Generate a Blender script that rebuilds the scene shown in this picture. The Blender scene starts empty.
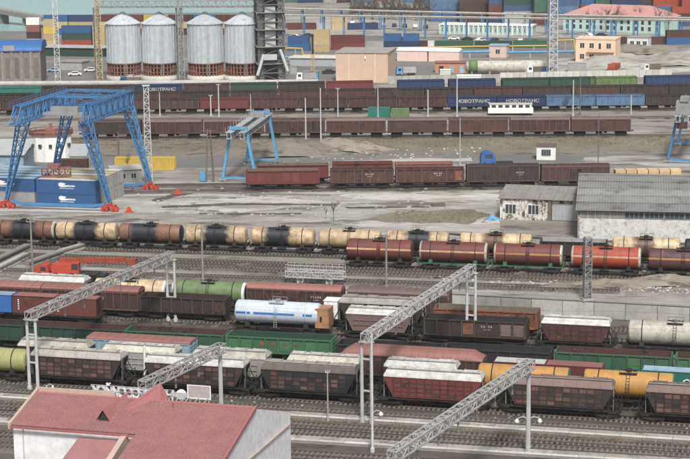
import bpy, math, random
from mathutils import Vector, Matrix
R = math.radians
random.seed(7)
scene = bpy.context.scene
col = scene.collection

# ------------------------------------------------------------------ camera
W0, H0, FPX = 690.0, 459.0, 1800.0
CAMH = 62.8
PITCH = math.atan(358.5 / FPX)
CROT = Matrix.Rotation(math.pi / 2 - PITCH, 3, 'X') @ Matrix.Rotation(-0.010, 3, 'Z')
CLOC = Vector((0, 0, CAMH))
cam_data = bpy.data.cameras.new('camera')
cam = bpy.data.objects.new('camera', cam_data)
col.objects.link(cam)
cam.location = CLOC
cam.rotation_euler = CROT.to_euler()
cam_data.sensor_fit = 'HORIZONTAL'
cam_data.sensor_width = 36.0
cam_data.lens = 36.0 * FPX / W0
cam_data.clip_start = 1.0
cam_data.clip_end = 6000.0
scene.camera = cam

# ------------------------------------------------------------------ light
SUN_EL, SUN_AZ = R(50), R(172)      # azimuth clockwise from +Y: behind the viewer, to the left
world = bpy.data.worlds.new('World')
scene.world = world
world.use_nodes = True
wn = world.node_tree.nodes
wl = world.node_tree.links
bgn = wn['Background']
sky = wn.new('ShaderNodeTexSky')
sky.sky_type = 'NISHITA'
sky.sun_disc = False
sky.sun_elevation = SUN_EL
sky.sun_rotation = SUN_AZ
sky.dust_density = 4.0
sky.air_density = 1.0
sky.ozone_density = 1.0
hs = wn.new('ShaderNodeHueSaturation')      # cloud cover: the same sky with most of its blue taken out
hs.inputs['Saturation'].default_value = 0.3
wl.new(sky.outputs[0], hs.inputs['Color'])
wl.new(hs.outputs[0], bgn.inputs['Color'])
bgn.inputs['Strength'].default_value = 0.074
sun_d = bpy.data.lights.new('sun', 'SUN')
sun_d.energy = 2.45
sun_d.angle = R(10)
sun_d.color = (1.0, 0.97, 0.92)
sun = bpy.data.objects.new('sun', sun_d)
col.objects.link(sun)
sdir = Vector((math.sin(SUN_AZ) * math.cos(SUN_EL), math.cos(SUN_AZ) * math.cos(SUN_EL), math.sin(SUN_EL)))
sun.rotation_euler = sdir.to_track_quat('Z', 'Y').to_euler()
scene.view_settings.view_transform = 'Standard'
scene.view_settings.look = 'None'
scene.view_settings.exposure = 0.60
scene.view_settings.gamma = 1.0

# ------------------------------------------------------------------ pixel <-> place
def G(px, py, z=0.0):
    d = CROT @ Vector(((px - W0 / 2) / FPX, -(py - H0 / 2) / FPX, -1.0))
    t = (z - CAMH) / d.z
    return CLOC + d * t
CINV = CROT.transposed()
def PX(p):
    q = CINV @ (Vector(p) - CLOC)
    return (W0 / 2 - FPX * q.x / q.z, H0 / 2 + FPX * q.y / q.z)
def ztop(p, ytop):          # height above p at which the point is seen on image line ytop
    lo, hi = 0.0, 80.0
    for _ in range(30):
        m = (lo + hi) / 2
        if PX((p[0], p[1], p[2] + m))[1] > ytop: lo = m
        else: hi = m
    return (lo + hi) / 2

# ------------------------------------------------------------------ materials
_m = {}
def mat(name, rgb, rough=0.6, dirt=0.4, dcol=(0.055, 0.045, 0.038), scale=0.7, streak=0.5,
        metal=0.0, bump=0.25, var=0.15, world_co=False, spill=None, fine=6.0, flute=None, spec=0.5, patch=None, aniso=0, stain=None):
    if name in _m: return _m[name]
    m = bpy.data.materials.new(name); m.use_nodes = True
    n = m.node_tree.nodes; l = m.node_tree.links
    b = n['Principled BSDF']
    b.inputs['Roughness'].default_value = rough
    b.inputs['Metallic'].default_value = metal
    b.inputs['Specular IOR Level'].default_value = spec
    oi = n.new('ShaderNodeObjectInfo')
    if world_co:
        co = n.new('ShaderNodeNewGeometry').outputs['Position']
    else:
        tc = n.new('ShaderNodeTexCoord')
        mul = n.new('ShaderNodeMath'); mul.operation = 'MULTIPLY'; mul.inputs[1].default_value = 60.0
        l.new(oi.outputs['Random'], mul.inputs[0])
        ad = n.new('ShaderNodeVectorMath'); ad.operation = 'ADD'
        l.new(tc.outputs['Object'], ad.inputs[0]); l.new(mul.outputs[0], ad.inputs[1])
        co = ad.outputs[0]
    if aniso:
        mpa = n.new('ShaderNodeMapping'); mpa.inputs['Scale'].default_value = (aniso, 1, 1); mpa.inputs['Rotation'].default_value = (0, 0, 0.06)
        l.new(co, mpa.inputs['Vector']); co = mpa.outputs[0]
    def noise(sc, vec, detail=5, r=0.6):
        t = n.new('ShaderNodeTexNoise'); t.inputs['Scale'].default_value = sc
        t.inputs['Detail'].default_value = detail; t.inputs['Roughness'].default_value = r
        l.new(vec, t.inputs['Vector']); return t.outputs['Fac']
    def ramp(f, a, c):
        mr = n.new('ShaderNodeMapRange'); mr.inputs[1].default_value = a; mr.inputs[2].default_value = c
        l.new(f, mr.inputs[0]); return mr.outputs[0]
    def math_(op, a, c):
        q = n.new('ShaderNodeMath'); q.operation = op; q.use_clamp = True
        for i, v in enumerate((a, c)):
            if isinstance(v, (int, float)): q.inputs[i].default_value = v
            else: l.new(v, q.inputs[i])
        return q.outputs[0]
    def mix(f, a, c):
        q = n.new('ShaderNodeMix'); q.data_type = 'RGBA'
        if isinstance(f, (int, float)): q.inputs[0].default_value = f
        else: l.new(f, q.inputs[0])
        for i, v in ((6, a), (7, c)):
            if isinstance(v, tuple): q.inputs[i].default_value = (*v, 1) if len(v) == 3 else v
            else: l.new(v, q.inputs[i])
        return q.outputs[2]
    c = tuple(rgb)
    if patch:                       # second tone in broad patches
        c = mix(ramp(noise(patch[1], co, 6, 0.65), 0.46, 0.58), c, patch[0])
    f1 = ramp(noise(scale, co, 7, 0.68), 0.42, 0.66)
    if streak:
        mp = n.new('ShaderNodeMapping'); mp.inputs['Scale'].default_value = (3.2, 3.2, 0.25)
        l.new(co, mp.inputs['Vector'])
        f2 = ramp(noise(1.0, mp.outputs[0], 4, 0.6), 0.5, 0.75)
        f1 = math_('ADD', f1, math_('MULTIPLY', f2, streak))
    f = math_('MULTIPLY', f1, dirt)
    c = mix(f, c, dcol)
    if stain:
        for (sc_, sct, lo, hi) in stain: c = mix(ramp(noise(sct, co, 8, 0.72), lo, hi), c, sc_)
    if spill:                       # dark product spilt down the middle of a tank
        tc2 = n.new('ShaderNodeTexCoord'); sx = n.new('ShaderNodeSeparateXYZ')
        l.new(tc2.outputs['Object'], sx.inputs[0])
        ab = math_('ABSOLUTE', sx.outputs[0], 0); 
        ab2 = n.new('ShaderNodeMath'); ab2.operation = 'ABSOLUTE'; l.new(sx.outputs[0], ab2.inputs[0])
        sh_ = n.new('ShaderNodeMath'); sh_.operation = 'MULTIPLY_ADD'; sh_.inputs[1].default_value = 2.2; l.new(oi.outputs['Random'], sh_.inputs[0])
        off_ = n.new('ShaderNodeMath'); off_.operation = 'SUBTRACT'; off_.inputs[1].default_value = 1.1; l.new(sx.outputs[0], off_.inputs[0]); l.new(off_.outputs[0], sh_.inputs[2])
        l.new(sh_.outputs[0], ab2.inputs[0])
        nz = n.new('ShaderNodeMath'); nz.operation = 'MULTIPLY_ADD'
        l.new(noise(0.9, co, 5, 0.7), nz.inputs[0]); nz.inputs[1].default_value = 2.4
        l.new(ab2.outputs[0], nz.inputs[2])
        c = mix(ramp(nz.outputs[0], spill[1] + 1.85, spill[1] + 0.9), c, spill[0])
    hv = n.new('ShaderNodeHueSaturation')
    vr = n.new('ShaderNodeMapRange'); vr.inputs[3].default_value = 1 - var; vr.inputs[4].default_value = 1 + var
    l.new(oi.outputs['Random'], vr.inputs[0]); l.new(vr.outputs[0], hv.inputs['Value'])
    if isinstance(c, tuple): hv.inputs['Color'].default_value = (*c, 1)
    else: l.new(c, hv.inputs['Color'])
    nf = noise(fine, co, 3, 0.6)
    fr = n.new('ShaderNodeMapRange'); fr.inputs[1].default_value = 0.3; fr.inputs[2].default_value = 0.7
    fr.inputs[3].default_value = 0.84; fr.inputs[4].default_value = 1.14
    l.new(nf, fr.inputs[0])
    ml = n.new('ShaderNodeVectorMath'); ml.operation = 'SCALE'
    l.new(hv.outputs[0], ml.inputs[0]); l.new(fr.outputs[0], ml.inputs['Scale'])
    l.new(ml.outputs[0], b.inputs['Base Color'])
    if bump:
        bp = n.new('ShaderNodeBump'); bp.inputs['Strength'].default_value = bump; bp.inputs['Distance'].default_value = 0.03
        l.new(nf, bp.inputs['Height']); l.new(bp.outputs[0], b.inputs['Normal'])
    _m[name] = m
    return m

RUST = (0.10, 0.042, 0.025)
BROWNS = {'maroon_paint', 'brown_paint', 'dark_brown_paint', 'red_oxide_paint', 'rusty_orange_paint', 'purple_brown_paint'}
def paint(name, rgb, dirt=0.6, **k):
    if name in BROWNS: k['stain'] = [((0.018, 0.015, 0.014), .55, .53, .64), ((rgb[0]*1.5+.05, rgb[1]*1.5+.035, rgb[2]*1.5+.03), .8, .60, .68)]
    return paint_(name, rgb, dirt, **k)
def paint_(name, rgb, dirt=0.6, **k): return mat(name, rgb, rough=k.pop('rough', 0.62), dirt=dirt, **k)
P = {
 'maroon': paint('maroon_paint', (0.078, 0.030, 0.026)),
 'brown': paint('brown_paint', (0.066, 0.031, 0.027)),
 'darkbrown': paint('dark_brown_paint', (0.036, 0.024, 0.022)),
 'oxide': paint('red_oxide_paint', (0.135, 0.038, 0.030), dirt=0.5),
 'rust': paint('rusty_orange_paint', (0.24, 0.080, 0.045), dirt=0.6, scale=0.5),
 'wine': paint('wine_red_paint', (0.150, 0.032, 0.032), dirt=0.45),
 'redtank': paint('tank_red_paint', (0.150, 0.036, 0.030), dirt=0.6),
 'orangered': paint('orange_red_paint', (0.36, 0.060, 0.028), dirt=0.5),
 'purple': paint('purple_brown_paint', (0.10, 0.040, 0.045), dirt=0.35),
 'tanbox': paint('tan_cabinet_paint', (0.46, 0.25, 0.13), dirt=0.4),
 'orange': paint('amber_paint', (0.42, 0.225, 0.065), dirt=0.35, dcol=(0.20, 0.10, 0.04)),
 'yellowgreen': paint('yellow_green_paint', (0.38, 0.38, 0.16), dirt=0.3, dcol=(0.16, 0.15, 0.06)),
 'green': paint('green_paint', (0.036, 0.105, 0.062), dirt=0.4),
 'brightgreen': paint('bright_green_paint', (0.050, 0.150, 0.078), dirt=0.4),
 'darkgreen': paint('dark_green_paint', (0.022, 0.062, 0.043), dirt=0.4),
 'palegreen': paint('pale_green_paint', (0.135, 0.20, 0.085), dirt=0.45),
 'teal': paint('teal_paint', (0.020, 0.155, 0.125), dirt=0.25),
 'navy': paint('navy_paint', (0.018, 0.040, 0.110), dirt=0.3),
 'blue': paint('blue_paint', (0.030, 0.105, 0.27), dirt=0.35),
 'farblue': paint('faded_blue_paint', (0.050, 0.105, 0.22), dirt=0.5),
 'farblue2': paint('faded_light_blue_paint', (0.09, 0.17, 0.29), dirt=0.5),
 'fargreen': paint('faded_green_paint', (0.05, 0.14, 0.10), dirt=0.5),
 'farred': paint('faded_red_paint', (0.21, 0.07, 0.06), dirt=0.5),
 'roofdark': paint('sooty_roof', (0.115, 0.095, 0.088), dirt=0.5, dcol=(0.06,0.05,0.046)),
 'pinkbrown': paint('pinkish_brown_paint', (0.145, 0.078, 0.066), dirt=0.5),
 'midbrown': paint('mid_brown_paint', (0.085, 0.050, 0.043), dirt=0.5),
 'maroonrib': paint('lit_maroon_rib', (0.135, 0.072, 0.062), dirt=0.6),  # rib copies of the body paints, lightened to imitate rib shading, with some rust
 'brownrib': paint('lit_brown_rib', (0.115, 0.068, 0.058), dirt=0.6),
 'darkrib': paint('lit_dark_rib', (0.078, 0.055, 0.048), dirt=0.6),
 'darksteel': mat('dark_grey_steel', (0.13, 0.135, 0.135), rough=0.6, dirt=0.5, dcol=(0.07, 0.065, 0.06)),
 'brightblue': paint('bright_blue_paint', (0.030, 0.130, 0.40), dirt=0.2),
 'paleblue': paint('pale_blue_paint', (0.30, 0.42, 0.52), dirt=0.35),
 'craneblue': paint('crane_blue_paint', (0.06, 0.20, 0.41), dirt=0.25),
 'skyblue': paint('sky_blue_paint', (0.10, 0.33, 0.56), dirt=0.25),
 'cream': mat('cream_tank_paint', (0.54, 0.43, 0.27), dirt=0.55, dcol=(0.16, 0.09, 0.045), rough=0.5),
 'creamspill': mat('cream_tank_paint_with_oil_spill', (0.52, 0.40, 0.25), dirt=0.75, dcol=(0.16, 0.09, 0.05), rough=0.5, spill=((0.018, 0.020, 0.026), 1.9)),
 'rustspill': mat('rusty_tank_paint_with_oil_spill', (0.21, 0.10, 0.065), dirt=0.7, dcol=(0.06, 0.05, 0.045), rough=0.5, spill=((0.018, 0.020, 0.026), 2.1)),
 'rustmid': mat('cream_tank_paint_with_rusty_middle', (0.56, 0.45, 0.28), dirt=0.6, dcol=(0.16, 0.09, 0.045), rough=0.5, spill=((0.12, 0.065, 0.045), 1.5)),
 'black': paint('black_paint', (0.020, 0.020, 0.022), dirt=0.3),
 'chassis': mat('shaded_chassis_grime', (0.012, 0.011, 0.010), dirt=0.5, dcol=(0.055, 0.046, 0.04), rough=0.8),  # grimy chassis, base darkened further for the black shade under wagons
 'chassisgreen': mat('green_chassis', (0.03, 0.10, 0.06), dirt=0.6, rough=0.8),
 'wheel': mat('wheel_steel', (0.045, 0.038, 0.034), dirt=0.3, rough=0.6),
 'white': paint('white_paint', (0.74, 0.74, 0.72), dirt=0.25, dcol=(0.35, 0.33, 0.30)),
 'whitetank': paint('white_tank_paint', (0.54, 0.60, 0.68), dirt=0.25, dcol=(0.30, 0.30, 0.30), rough=0.45),
 'dirtywhite': paint('dirty_white_paint', (0.47, 0.46, 0.41), dirt=0.75, dcol=(0.24, 0.20, 0.15)),
 'roofwhite': paint('dusty_white_roof', (0.53, 0.525, 0.505), dirt=0.6, dcol=(0.27, 0.26, 0.245), scale=0.9),
 'roofgrey': paint('dusty_grey_roof', (0.33, 0.31, 0.29), dirt=0.5, dcol=(0.14, 0.12, 0.11)),
 'roofbrown': paint('brown_grey_roof', (0.17, 0.115, 0.105), dirt=0.5, dcol=(0.10, 0.08, 0.075)),
 'roofpink': paint('faded_red_roof', (0.27, 0.115, 0.10), dirt=0.4, dcol=(0.17, 0.10, 0.09)),
 'galv': mat('galvanised_steel', (0.42, 0.44, 0.45), metal=0.0, rough=0.4, dirt=0.3, dcol=(0.22, 0.22, 0.22)),
 'silo': mat('silo_sheet_steel', (0.62, 0.67, 0.71), metal=0.25, rough=0.32, dirt=0.45, dcol=(0.36, 0.39, 0.42), streak=1.2, bump=0.15),  # vertical streaks in the colour imitate bright highlights on the sheet steel
 'steelgrey': mat('grey_steel', (0.26, 0.27, 0.27), rough=0.55, dirt=0.4, dcol=(0.13, 0.12, 0.11)),
 'concrete': mat('concrete', (0.40, 0.39, 0.365), rough=0.85, dirt=0.5, dcol=(0.22, 0.205, 0.19), scale=0.5),
 'darkconcrete': mat('dark_concrete', (0.25, 0.235, 0.22), rough=0.85, dirt=0.5, dcol=(0.12, 0.11, 0.10), scale=0.5),
 'paleconcrete': mat('pale_concrete', (0.55, 0.54, 0.50), rough=0.85, dirt=0.4, dcol=(0.30, 0.28, 0.25), scale=0.5),
 'wood': mat('weathered_wood', (0.17, 0.14, 0.115), rough=0.85, dirt=0.4),
 'timber': mat('fresh_sawn_timber', (0.60, 0.44, 0.25), rough=0.8, dirt=0.35, dcol=(0.34, 0.22, 0.12)),
 'bark': mat('tree_bark', (0.13, 0.105, 0.09), rough=0.9, dirt=0.3),
 'glass': mat('window_glass', (0.05, 0.06, 0.07), rough=0.12, dirt=0.15, bump=0.05),
 'coal': mat('coal_load', (0.022, 0.021, 0.022), rough=0.9, dirt=0.4, bump=1.0),
 'oreload': mat('dusty_floor_load', (0.10, 0.06, 0.05), rough=0.9, dirt=0.5, bump=1.0),
 'yellow': paint('yellow_paint', (0.56, 0.40, 0.07), dirt=0.3, dcol=(0.26, 0.18, 0.06)),
 'red': paint('red_paint', (0.50, 0.065, 0.04), dirt=0.2),
 'beige': paint('beige_container_paint', (0.46, 0.36, 0.19), dirt=0.3, dcol=(0.25, 0.19, 0.11)),
 'greycont': paint('grey_container_paint', (0.36, 0.36, 0.35), dirt=0.4, dcol=(0.18, 0.16, 0.15)),
 'stripe': paint('ochre_stripe_paint', (0.38, 0.18, 0.07), dirt=0.6, dcol=(0.25, 0.10, 0.05)),
 'palestripe': paint('pale_stripe_paint', (0.45, 0.31, 0.19), dirt=0.65, dcol=(0.35, 0.16, 0.08)),
 'bluestripe': paint('blue_stripe_paint', (0.03, 0.15, 0.42), dirt=0.1),
 'peach': mat('peach_render', (0.68, 0.50, 0.37), rough=0.85, dirt=0.3, dcol=(0.48, 0.36, 0.27), streak=0.6),
 'pinkwall': mat('pink_render', (0.68, 0.52, 0.46), rough=0.85, dirt=0.3, dcol=(0.42, 0.30, 0.26)),
 'brickorange': mat('orange_brick_render', (0.52, 0.24, 0.14), rough=0.85, dirt=0.4, dcol=(0.30, 0.18, 0.12)),
 'plaster': mat('peeling_white_plaster', (0.60, 0.59, 0.56), rough=0.9, dirt=0.8, stain=[((0.09,0.065,0.052), .8, .51, .58), ((0.28,0.12,0.08), 1.1, .60, .66)], dcol=(0.20, 0.13, 0.10), scale=0.8, streak=0.4),
 'whitewash': mat('whitewashed_wall', (0.55, 0.55, 0.54), stain=[((0.30,0.27,0.26), .9, .54, .62)], rough=0.9, dirt=0.6, dcol=(0.34, 0.31, 0.30), scale=1.2, streak=0.5),
 'asbestos': mat('asbestos_sheet', (0.245, 0.25, 0.245), stain=[((0.13,0.125,0.12), .25, .54, .64)], rough=0.9, dirt=0.5, dcol=(0.15, 0.145, 0.14), scale=0.4, streak=0),
 'stationroof': mat('red_metal_tile', (0.34, 0.165, 0.165), rough=0.5, dirt=0.6, dcol=(0.24, 0.125, 0.12), scale=0.5, streak=0, var=0.02),
 'stationtrim': mat('red_flashing', (0.34, 0.13, 0.13), rough=0.45, dirt=0.25, dcol=(0.2, 0.1, 0.09), var=0.02),
 'tantrim': mat('tan_parapet', (0.50, 0.37, 0.31), rough=0.7, dirt=0.3, dcol=(0.33, 0.23, 0.20), var=0.02),
 'stationwall': mat('white_station_render', (0.76, 0.76, 0.78), rough=0.8, fine=1.2, scale=0.3, dirt=0.2, dcol=(0.50, 0.49, 0.50), var=0.02),
 'pinkroof': mat('pink_roof_sheet', (0.46, 0.24, 0.23), rough=0.7, dirt=0.3, dcol=(0.36, 0.17, 0.16), streak=0),
 'turquoisewall': mat('turquoise_render', (0.38, 0.54, 0.50), rough=0.85, dirt=0.3, dcol=(0.28, 0.34, 0.32)),
 'blueroof': mat('blue_roof_sheet', (0.03, 0.13, 0.36), rough=0.6, dirt=0.3),
 'mast': mat('pale_mast_paint', (0.50, 0.51, 0.51), rough=0.55, dirt=0.35, dcol=(0.25, 0.24, 0.23)),
 'truss': mat('portal_truss_paint', (0.42, 0.42, 0.42), rough=0.55, dirt=0.45, dcol=(0.18, 0.16, 0.15)),
 'lampglobe': mat('lamp_globe_glass', (0.75, 0.75, 0.72), rough=0.3, dirt=0.05),
 'letterwhite': mat('sign_letter_white', (0.66, 0.66, 0.68), rough=0.5, dirt=0.4, dcol=(0.5, 0.5, 0.5)),
 'panelgrey': mat('sign_panel_back', (0.42, 0.38, 0.38), rough=0.6, dirt=0.3, dcol=(0.3, 0.27, 0.27)),
 'rail': mat('rail_steel', (0.17, 0.135, 0.12), rough=0.45, dirt=0.3, metal=0.3),
 'sleeper': mat('concrete_sleeper', (0.18, 0.16, 0.145), rough=0.9, dirt=0.6, dcol=(0.10, 0.085, 0.075), world_co=True),
}
BALLAST_SHADED = mat('shaded_track_ballast', (0.062, 0.053, 0.046), rough=0.95, dirt=0.6, dcol=(0.03, 0.026, 0.023), scale=0.25, streak=0, world_co=True, fine=3.0, bump=1.0)  # darker ballast copy: shade beneath the standing wagons put into the colour
BALLAST = mat('track_ballast', (0.12, 0.105, 0.094), rough=0.95, dirt=0.6, dcol=(0.06, 0.05, 0.045), scale=0.25, streak=0, world_co=True, fine=3.0, bump=1.0, patch=((0.17, 0.15, 0.132), 0.07), stain=[((0.028,0.024,0.021), .3, .52, .62)])
GROUND_UP = mat('yard_ground', (0.235, 0.215, 0.19), rough=0.95, dirt=0.55, dcol=(0.115, 0.10, 0.085), scale=0.10, streak=0, world_co=True, fine=1.2, bump=1.0, patch=((0.31, 0.295, 0.27), 0.06), aniso=.35, stain=[((0.10,0.088,0.075), .22, .53, .60), ((0.37,0.36,0.335), .35, .60, .68)])
GROUND_LOW = mat('lower_yard_ground', (0.085, 0.073, 0.063), rough=0.95, dirt=0.6, dcol=(0.055, 0.047, 0.04), scale=0.12, streak=0, world_co=True, fine=2.0, bump=1.0, patch=((0.13, 0.115, 0.10), 0.06), aniso=.4, stain=[((0.022,0.019,0.017), .35, .52, .60)])
APRON = mat('worn_concrete_apron', (0.33, 0.315, 0.29), rough=0.9, dirt=0.8, dcol=(0.15, 0.135, 0.115), scale=0.13, streak=0, world_co=True, fine=1.0, bump=0.6, patch=((0.40, 0.385, 0.36), 0.07), aniso=.35, stain=[((0.12,0.108,0.093), .16, .52, .60), ((0.075,0.065,0.057), .5, .60, .66), ((0.46,0.45,0.43), .3, .62, .72)])
DIRT = mat('bare_earth', (0.21, 0.185, 0.15), rough=0.95, dirt=0.6, dcol=(0.12, 0.10, 0.075), scale=0.10, streak=0, world_co=True, fine=1.0, bump=1.0, patch=((0.27, 0.245, 0.21), 0.05), aniso=.5, stain=[((0.09,0.078,0.06), .35, .52, .6)])
DRYGRASS = mat('dry_grass_slope', (0.205, 0.185, 0.14), rough=0.95, dirt=0.7, dcol=(0.12, 0.105, 0.08), scale=0.08, streak=0, world_co=True, fine=1.2, bump=1.0, patch=((0.23, 0.205, 0.165), 0.05))
SAND = mat('pale_crushed_stone', (0.44, 0.425, 0.39), rough=0.95, dirt=0.85, dcol=(0.26, 0.24, 0.21), scale=0.12, aniso=.3, stain=[((0.20,0.18,0.155), .18, .50, .60)], streak=0, world_co=True, fine=1.0, bump=0.8)
ASPH = mat('grey_asphalt', (0.16, 0.158, 0.152), rough=0.9, dirt=0.5, dcol=(0.09, 0.085, 0.08), scale=0.08, streak=0, world_co=True, fine=1.5, bump=0.4, patch=((0.22, 0.215, 0.205), 0.04))
WATER = mat('harbour_water', (0.30, 0.46, 0.46), rough=0.25, dirt=0.3, dcol=(0.36, 0.50, 0.50), scale=0.01, streak=0, world_co=True, fine=0.3, bump=0.6)
PLAT = mat('platform_paving', (0.36, 0.345, 0.315), rough=0.9, stain=[((0.13,0.115,0.10), .3, .52, .64)], dirt=0.6, dcol=(0.24, 0.225, 0.20), scale=0.2, streak=0, world_co=True, fine=2.0, bump=0.4)

# ------------------------------------------------------------------ mesh builder
class MB:
    def __init__(s): s.v = []; s.f = []; s.m = []; s.smooth = []
    def add(s, vs, fs, m=0, smooth=False):
        o = len(s.v); s.v += [tuple(p) for p in vs]
        for f in fs: s.f.append([o + i for i in f]); s.m.append(m); s.smooth.append(smooth)
    def box(s, x0, x1, y0, y1, z0, z1, m=0):
        s.add([(x0,y0,z0),(x1,y0,z0),(x1,y1,z0),(x0,y1,z0),(x0,y0,z1),(x1,y0,z1),(x1,y1,z1),(x0,y1,z1)],
              [(0,3,2,1),(4,5,6,7),(0,1,5,4),(1,2,6,5),(2,3,7,6),(3,0,4,7)], m)
    def cyl(s, p, q, r, n=8, m=0, r2=None, caps=True, smooth=True):
        p = Vector(p); q = Vector(q); d = (q - p)
        if d.length < 1e-6: return
        d.normalize(); a = d.orthogonal().normalized(); b = d.cross(a); r2 = r if r2 is None else r2
        vs = []
        for k in range(n):
            t = 2 * math.pi * k / n; e = a * math.cos(t) + b * math.sin(t); vs += [p + e * r, q + e * r2]
        s.add(vs, [(2*k, (2*k+2) % (2*n), (2*k+3) % (2*n), 2*k+1) for k in range(n)], m, smooth)
        if caps:
            s.add([p + (a*math.cos(2*math.pi*k/n) + b*math.sin(2*math.pi*k/n))*r for k in range(n)], [tuple(range(n))[::-1]], m)
            s.add([q + (a*math.cos(2*math.pi*k/n) + b*math.sin(2*math.pi*k/n))*r2 for k in range(n)], [tuple(range(n))], m)
    def bar(s, p, q, w, m=0): # square bar
        p = Vector(p); q = Vector(q); d = q - p
        if d.length < 1e-6: return
        d.normalize(); up = Vector((0,0,1)) if abs(d.z) < .95 else Vector((1,0,0))
        a = d.cross(up).normalized() * (w/2); b = d.cross(a).normalized() * (w/2)
        s.add([p-a-b,p+a-b,p+a+b,p-a+b,q-a-b,q+a-b,q+a+b,q-a+b], [(0,3,2,1),(4,5,6,7),(0,1,5,4),(1,2,6,5),(2,3,7,6),(3,0,4,7)], m)
    def extr(s, prof, x0, x1, m=0, caps=True, axis='x', smooth=False, closed=True):
        # profile of (y,z) pairs swept along x
        n = len(prof); vs = []
        for (a, b) in prof:
            if axis == 'x': vs += [(x0,a,b),(x1,a,b)]
            else: vs += [(a,x0,b),(a,x1,b)]
        rng = range(n) if closed else range(n-1)
        s.add(vs, [(2*k, 2*k+1, (2*k+3) % (2*n), (2*k+2) % (2*n)) for k in rng], m, smooth)
        if caps:
            s.add([vs[2*k] for k in range(n)], [tuple(range(n))], m)
            s.add([vs[2*k+1] for k in range(n)], [tuple(range(n))[::-1]], m)
    def lathe_x(s, prof, n=28, zc=0, yc=0, m=0):  # profile (x, r)
        k0 = len(prof); vs = []
        for i in range(n):
            t = 2*math.pi*i/n
            for (x, r) in prof: vs.append((x, yc + r*math.cos(t), zc + r*math.sin(t)))
        s.add(vs, [(i*k0+j, i*k0+j+1, ((i+1)%n)*k0+j+1, ((i+1)%n)*k0+j) for i in range(n) for j in range(k0-1)], m, True)
    def lathe_z(s, prof, n=28, m=0, c=(0,0), smooth=True):  # profile (r, z)
        k0 = len(prof); vs = []
        for i in range(n):
            t = 2*math.pi*i/n
            for (r, z) in prof: vs.append((c[0]+r*math.cos(t), c[1]+r*math.sin(t), z))
        s.add(vs, [(i*k0+j, ((i+1)%n)*k0+j, ((i+1)%n)*k0+j+1, i*k0+j+1) for i in range(n) for j in range(k0-1)], m, smooth)
    def poly(s, pts, m=0): s.add(pts, [tuple(range(len(pts)))], m)
    def mesh(s, name):
        me = bpy.data.meshes.new(name)
        me.from_pydata(s.v, [], s.f)
        me.polygons.foreach_set('material_index', s.m)
        me.polygons.foreach_set('use_smooth', s.smooth)
        for _ in range(max(s.m or [0]) + 1): me.materials.append(None)
        me.update()
        return me
def obj(name, me, mats, parent=None, loc=(0,0,0), rz=0.0, scale=None, kind=None):
    if isinstance(me, MB): me = me.mesh(name)
    o = bpy.data.objects.new(name, me); col.objects.link(o)
    if not isinstance(mats, (list, tuple)): mats = [mats]
    for i, m in enumerate(mats[:len(o.material_slots)]):
        o.material_slots[i].link = 'OBJECT'; o.material_slots[i].material = m if not isinstance(m, str) else P[m]
    o.location = loc
    if rz: o.rotation_euler = (0, 0, rz)
    if scale: o.scale = scale
    if parent: o.parent = parent
    if kind: o['kind'] = kind
    return o
LABELS = {}
def tag(o, label, cat, group=None, kind=None):
    if label: o['label'] = label
    if cat: o['category'] = cat
    if group: o['group'] = group
    if kind: o['kind'] = kind
    return o
def thing(name, label, cat, loc=(0,0,0), rz=0.0, group=None):
    o = bpy.data.objects.new(name, None); col.objects.link(o)
    o.empty_display_size = 0.5
    o.location = loc; o.rotation_euler = (0,0,rz)
    return tag(o, label, cat, group)
ORD = ['first','second','third','fourth','fifth','sixth','seventh','eighth','ninth','tenth','eleventh','twelfth','thirteenth','fourteenth','fifteenth','sixteenth','seventeenth','eighteenth','nineteenth','twentieth',
 'twenty-first','twenty-second','twenty-third','twenty-fourth','twenty-fifth','twenty-sixth','twenty-seventh','twenty-eighth','twenty-ninth','thirtieth']
_cache = {}
def cached(key, fn):
    if key not in _cache: _cache[key] = fn()
    return _cache[key]
_txt = {}
def text_mesh(s, size, depth=0.02):
    k = (s, size, depth)
    if k in _txt: return _txt[k]
    cu = bpy.data.curves.new('lettering', 'FONT'); cu.body = s; cu.size = size; cu.extrude = depth; cu.offset = size*.018; cu.align_x = 'CENTER'; cu.align_y = 'CENTER'
    cu.resolution_u = 2
    o = bpy.data.objects.new('lettering', cu); col.objects.link(o)
    me = bpy.data.meshes.new_from_object(o.evaluated_get(bpy.context.evaluated_depsgraph_get()))
    col.objects.unlink(o); bpy.data.objects.remove(o)
    me.materials.clear(); me.materials.append(None)
    _txt[k] = me
    return me
def lettering(s, size, m, parent, loc, rz=0.0, sx=1.0, name='lettering', depth=0.02, back=False):
    o = obj(name, text_mesh(s, size, depth), m, parent, loc)
    o.rotation_euler = (math.pi/2, 0, rz); o.scale = (sx, 1, 1)
    return o
def frame_of(pl, pr):
    pl = Vector(pl); pr = Vector(pr); d = pr - pl
    return pl, math.atan2(d.y, d.x), math.hypot(d.x, d.y)
# ------------------------------------------------------------------ ground and setting
ZU, ZL = 0.0, -2.5
RU, RL = 0.4, -2.1            # rail-top planes of the two yard levels
def sheet(name, pts, z, m, kind='structure', jit=0.0, sub=1, label=None):
    out = []
    n = len(pts)
    rnd = random.Random(len(pts) * 31 + int(pts[0][0] * 7 + pts[0][1] * 13))
    for i in range(n):
        a = Vector(pts[i]); b = Vector(pts[(i+1) % n])
        for k in range(sub):
            p = a.lerp(b, k / sub)
            if jit: p = p + Vector((rnd.uniform(-jit, jit), rnd.uniform(-jit, jit)))
            out.append(p)
    mb = MB(); mb.poly([(p.x, p.y, z) for p in out])
    o = obj(name, mb, m); o['kind'] = kind
    return o
def psheet(name, px, z, m, **k):
    return sheet(name, [tuple(G(x, y, z)[:2]) for x, y in px], z, m, **k)

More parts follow.
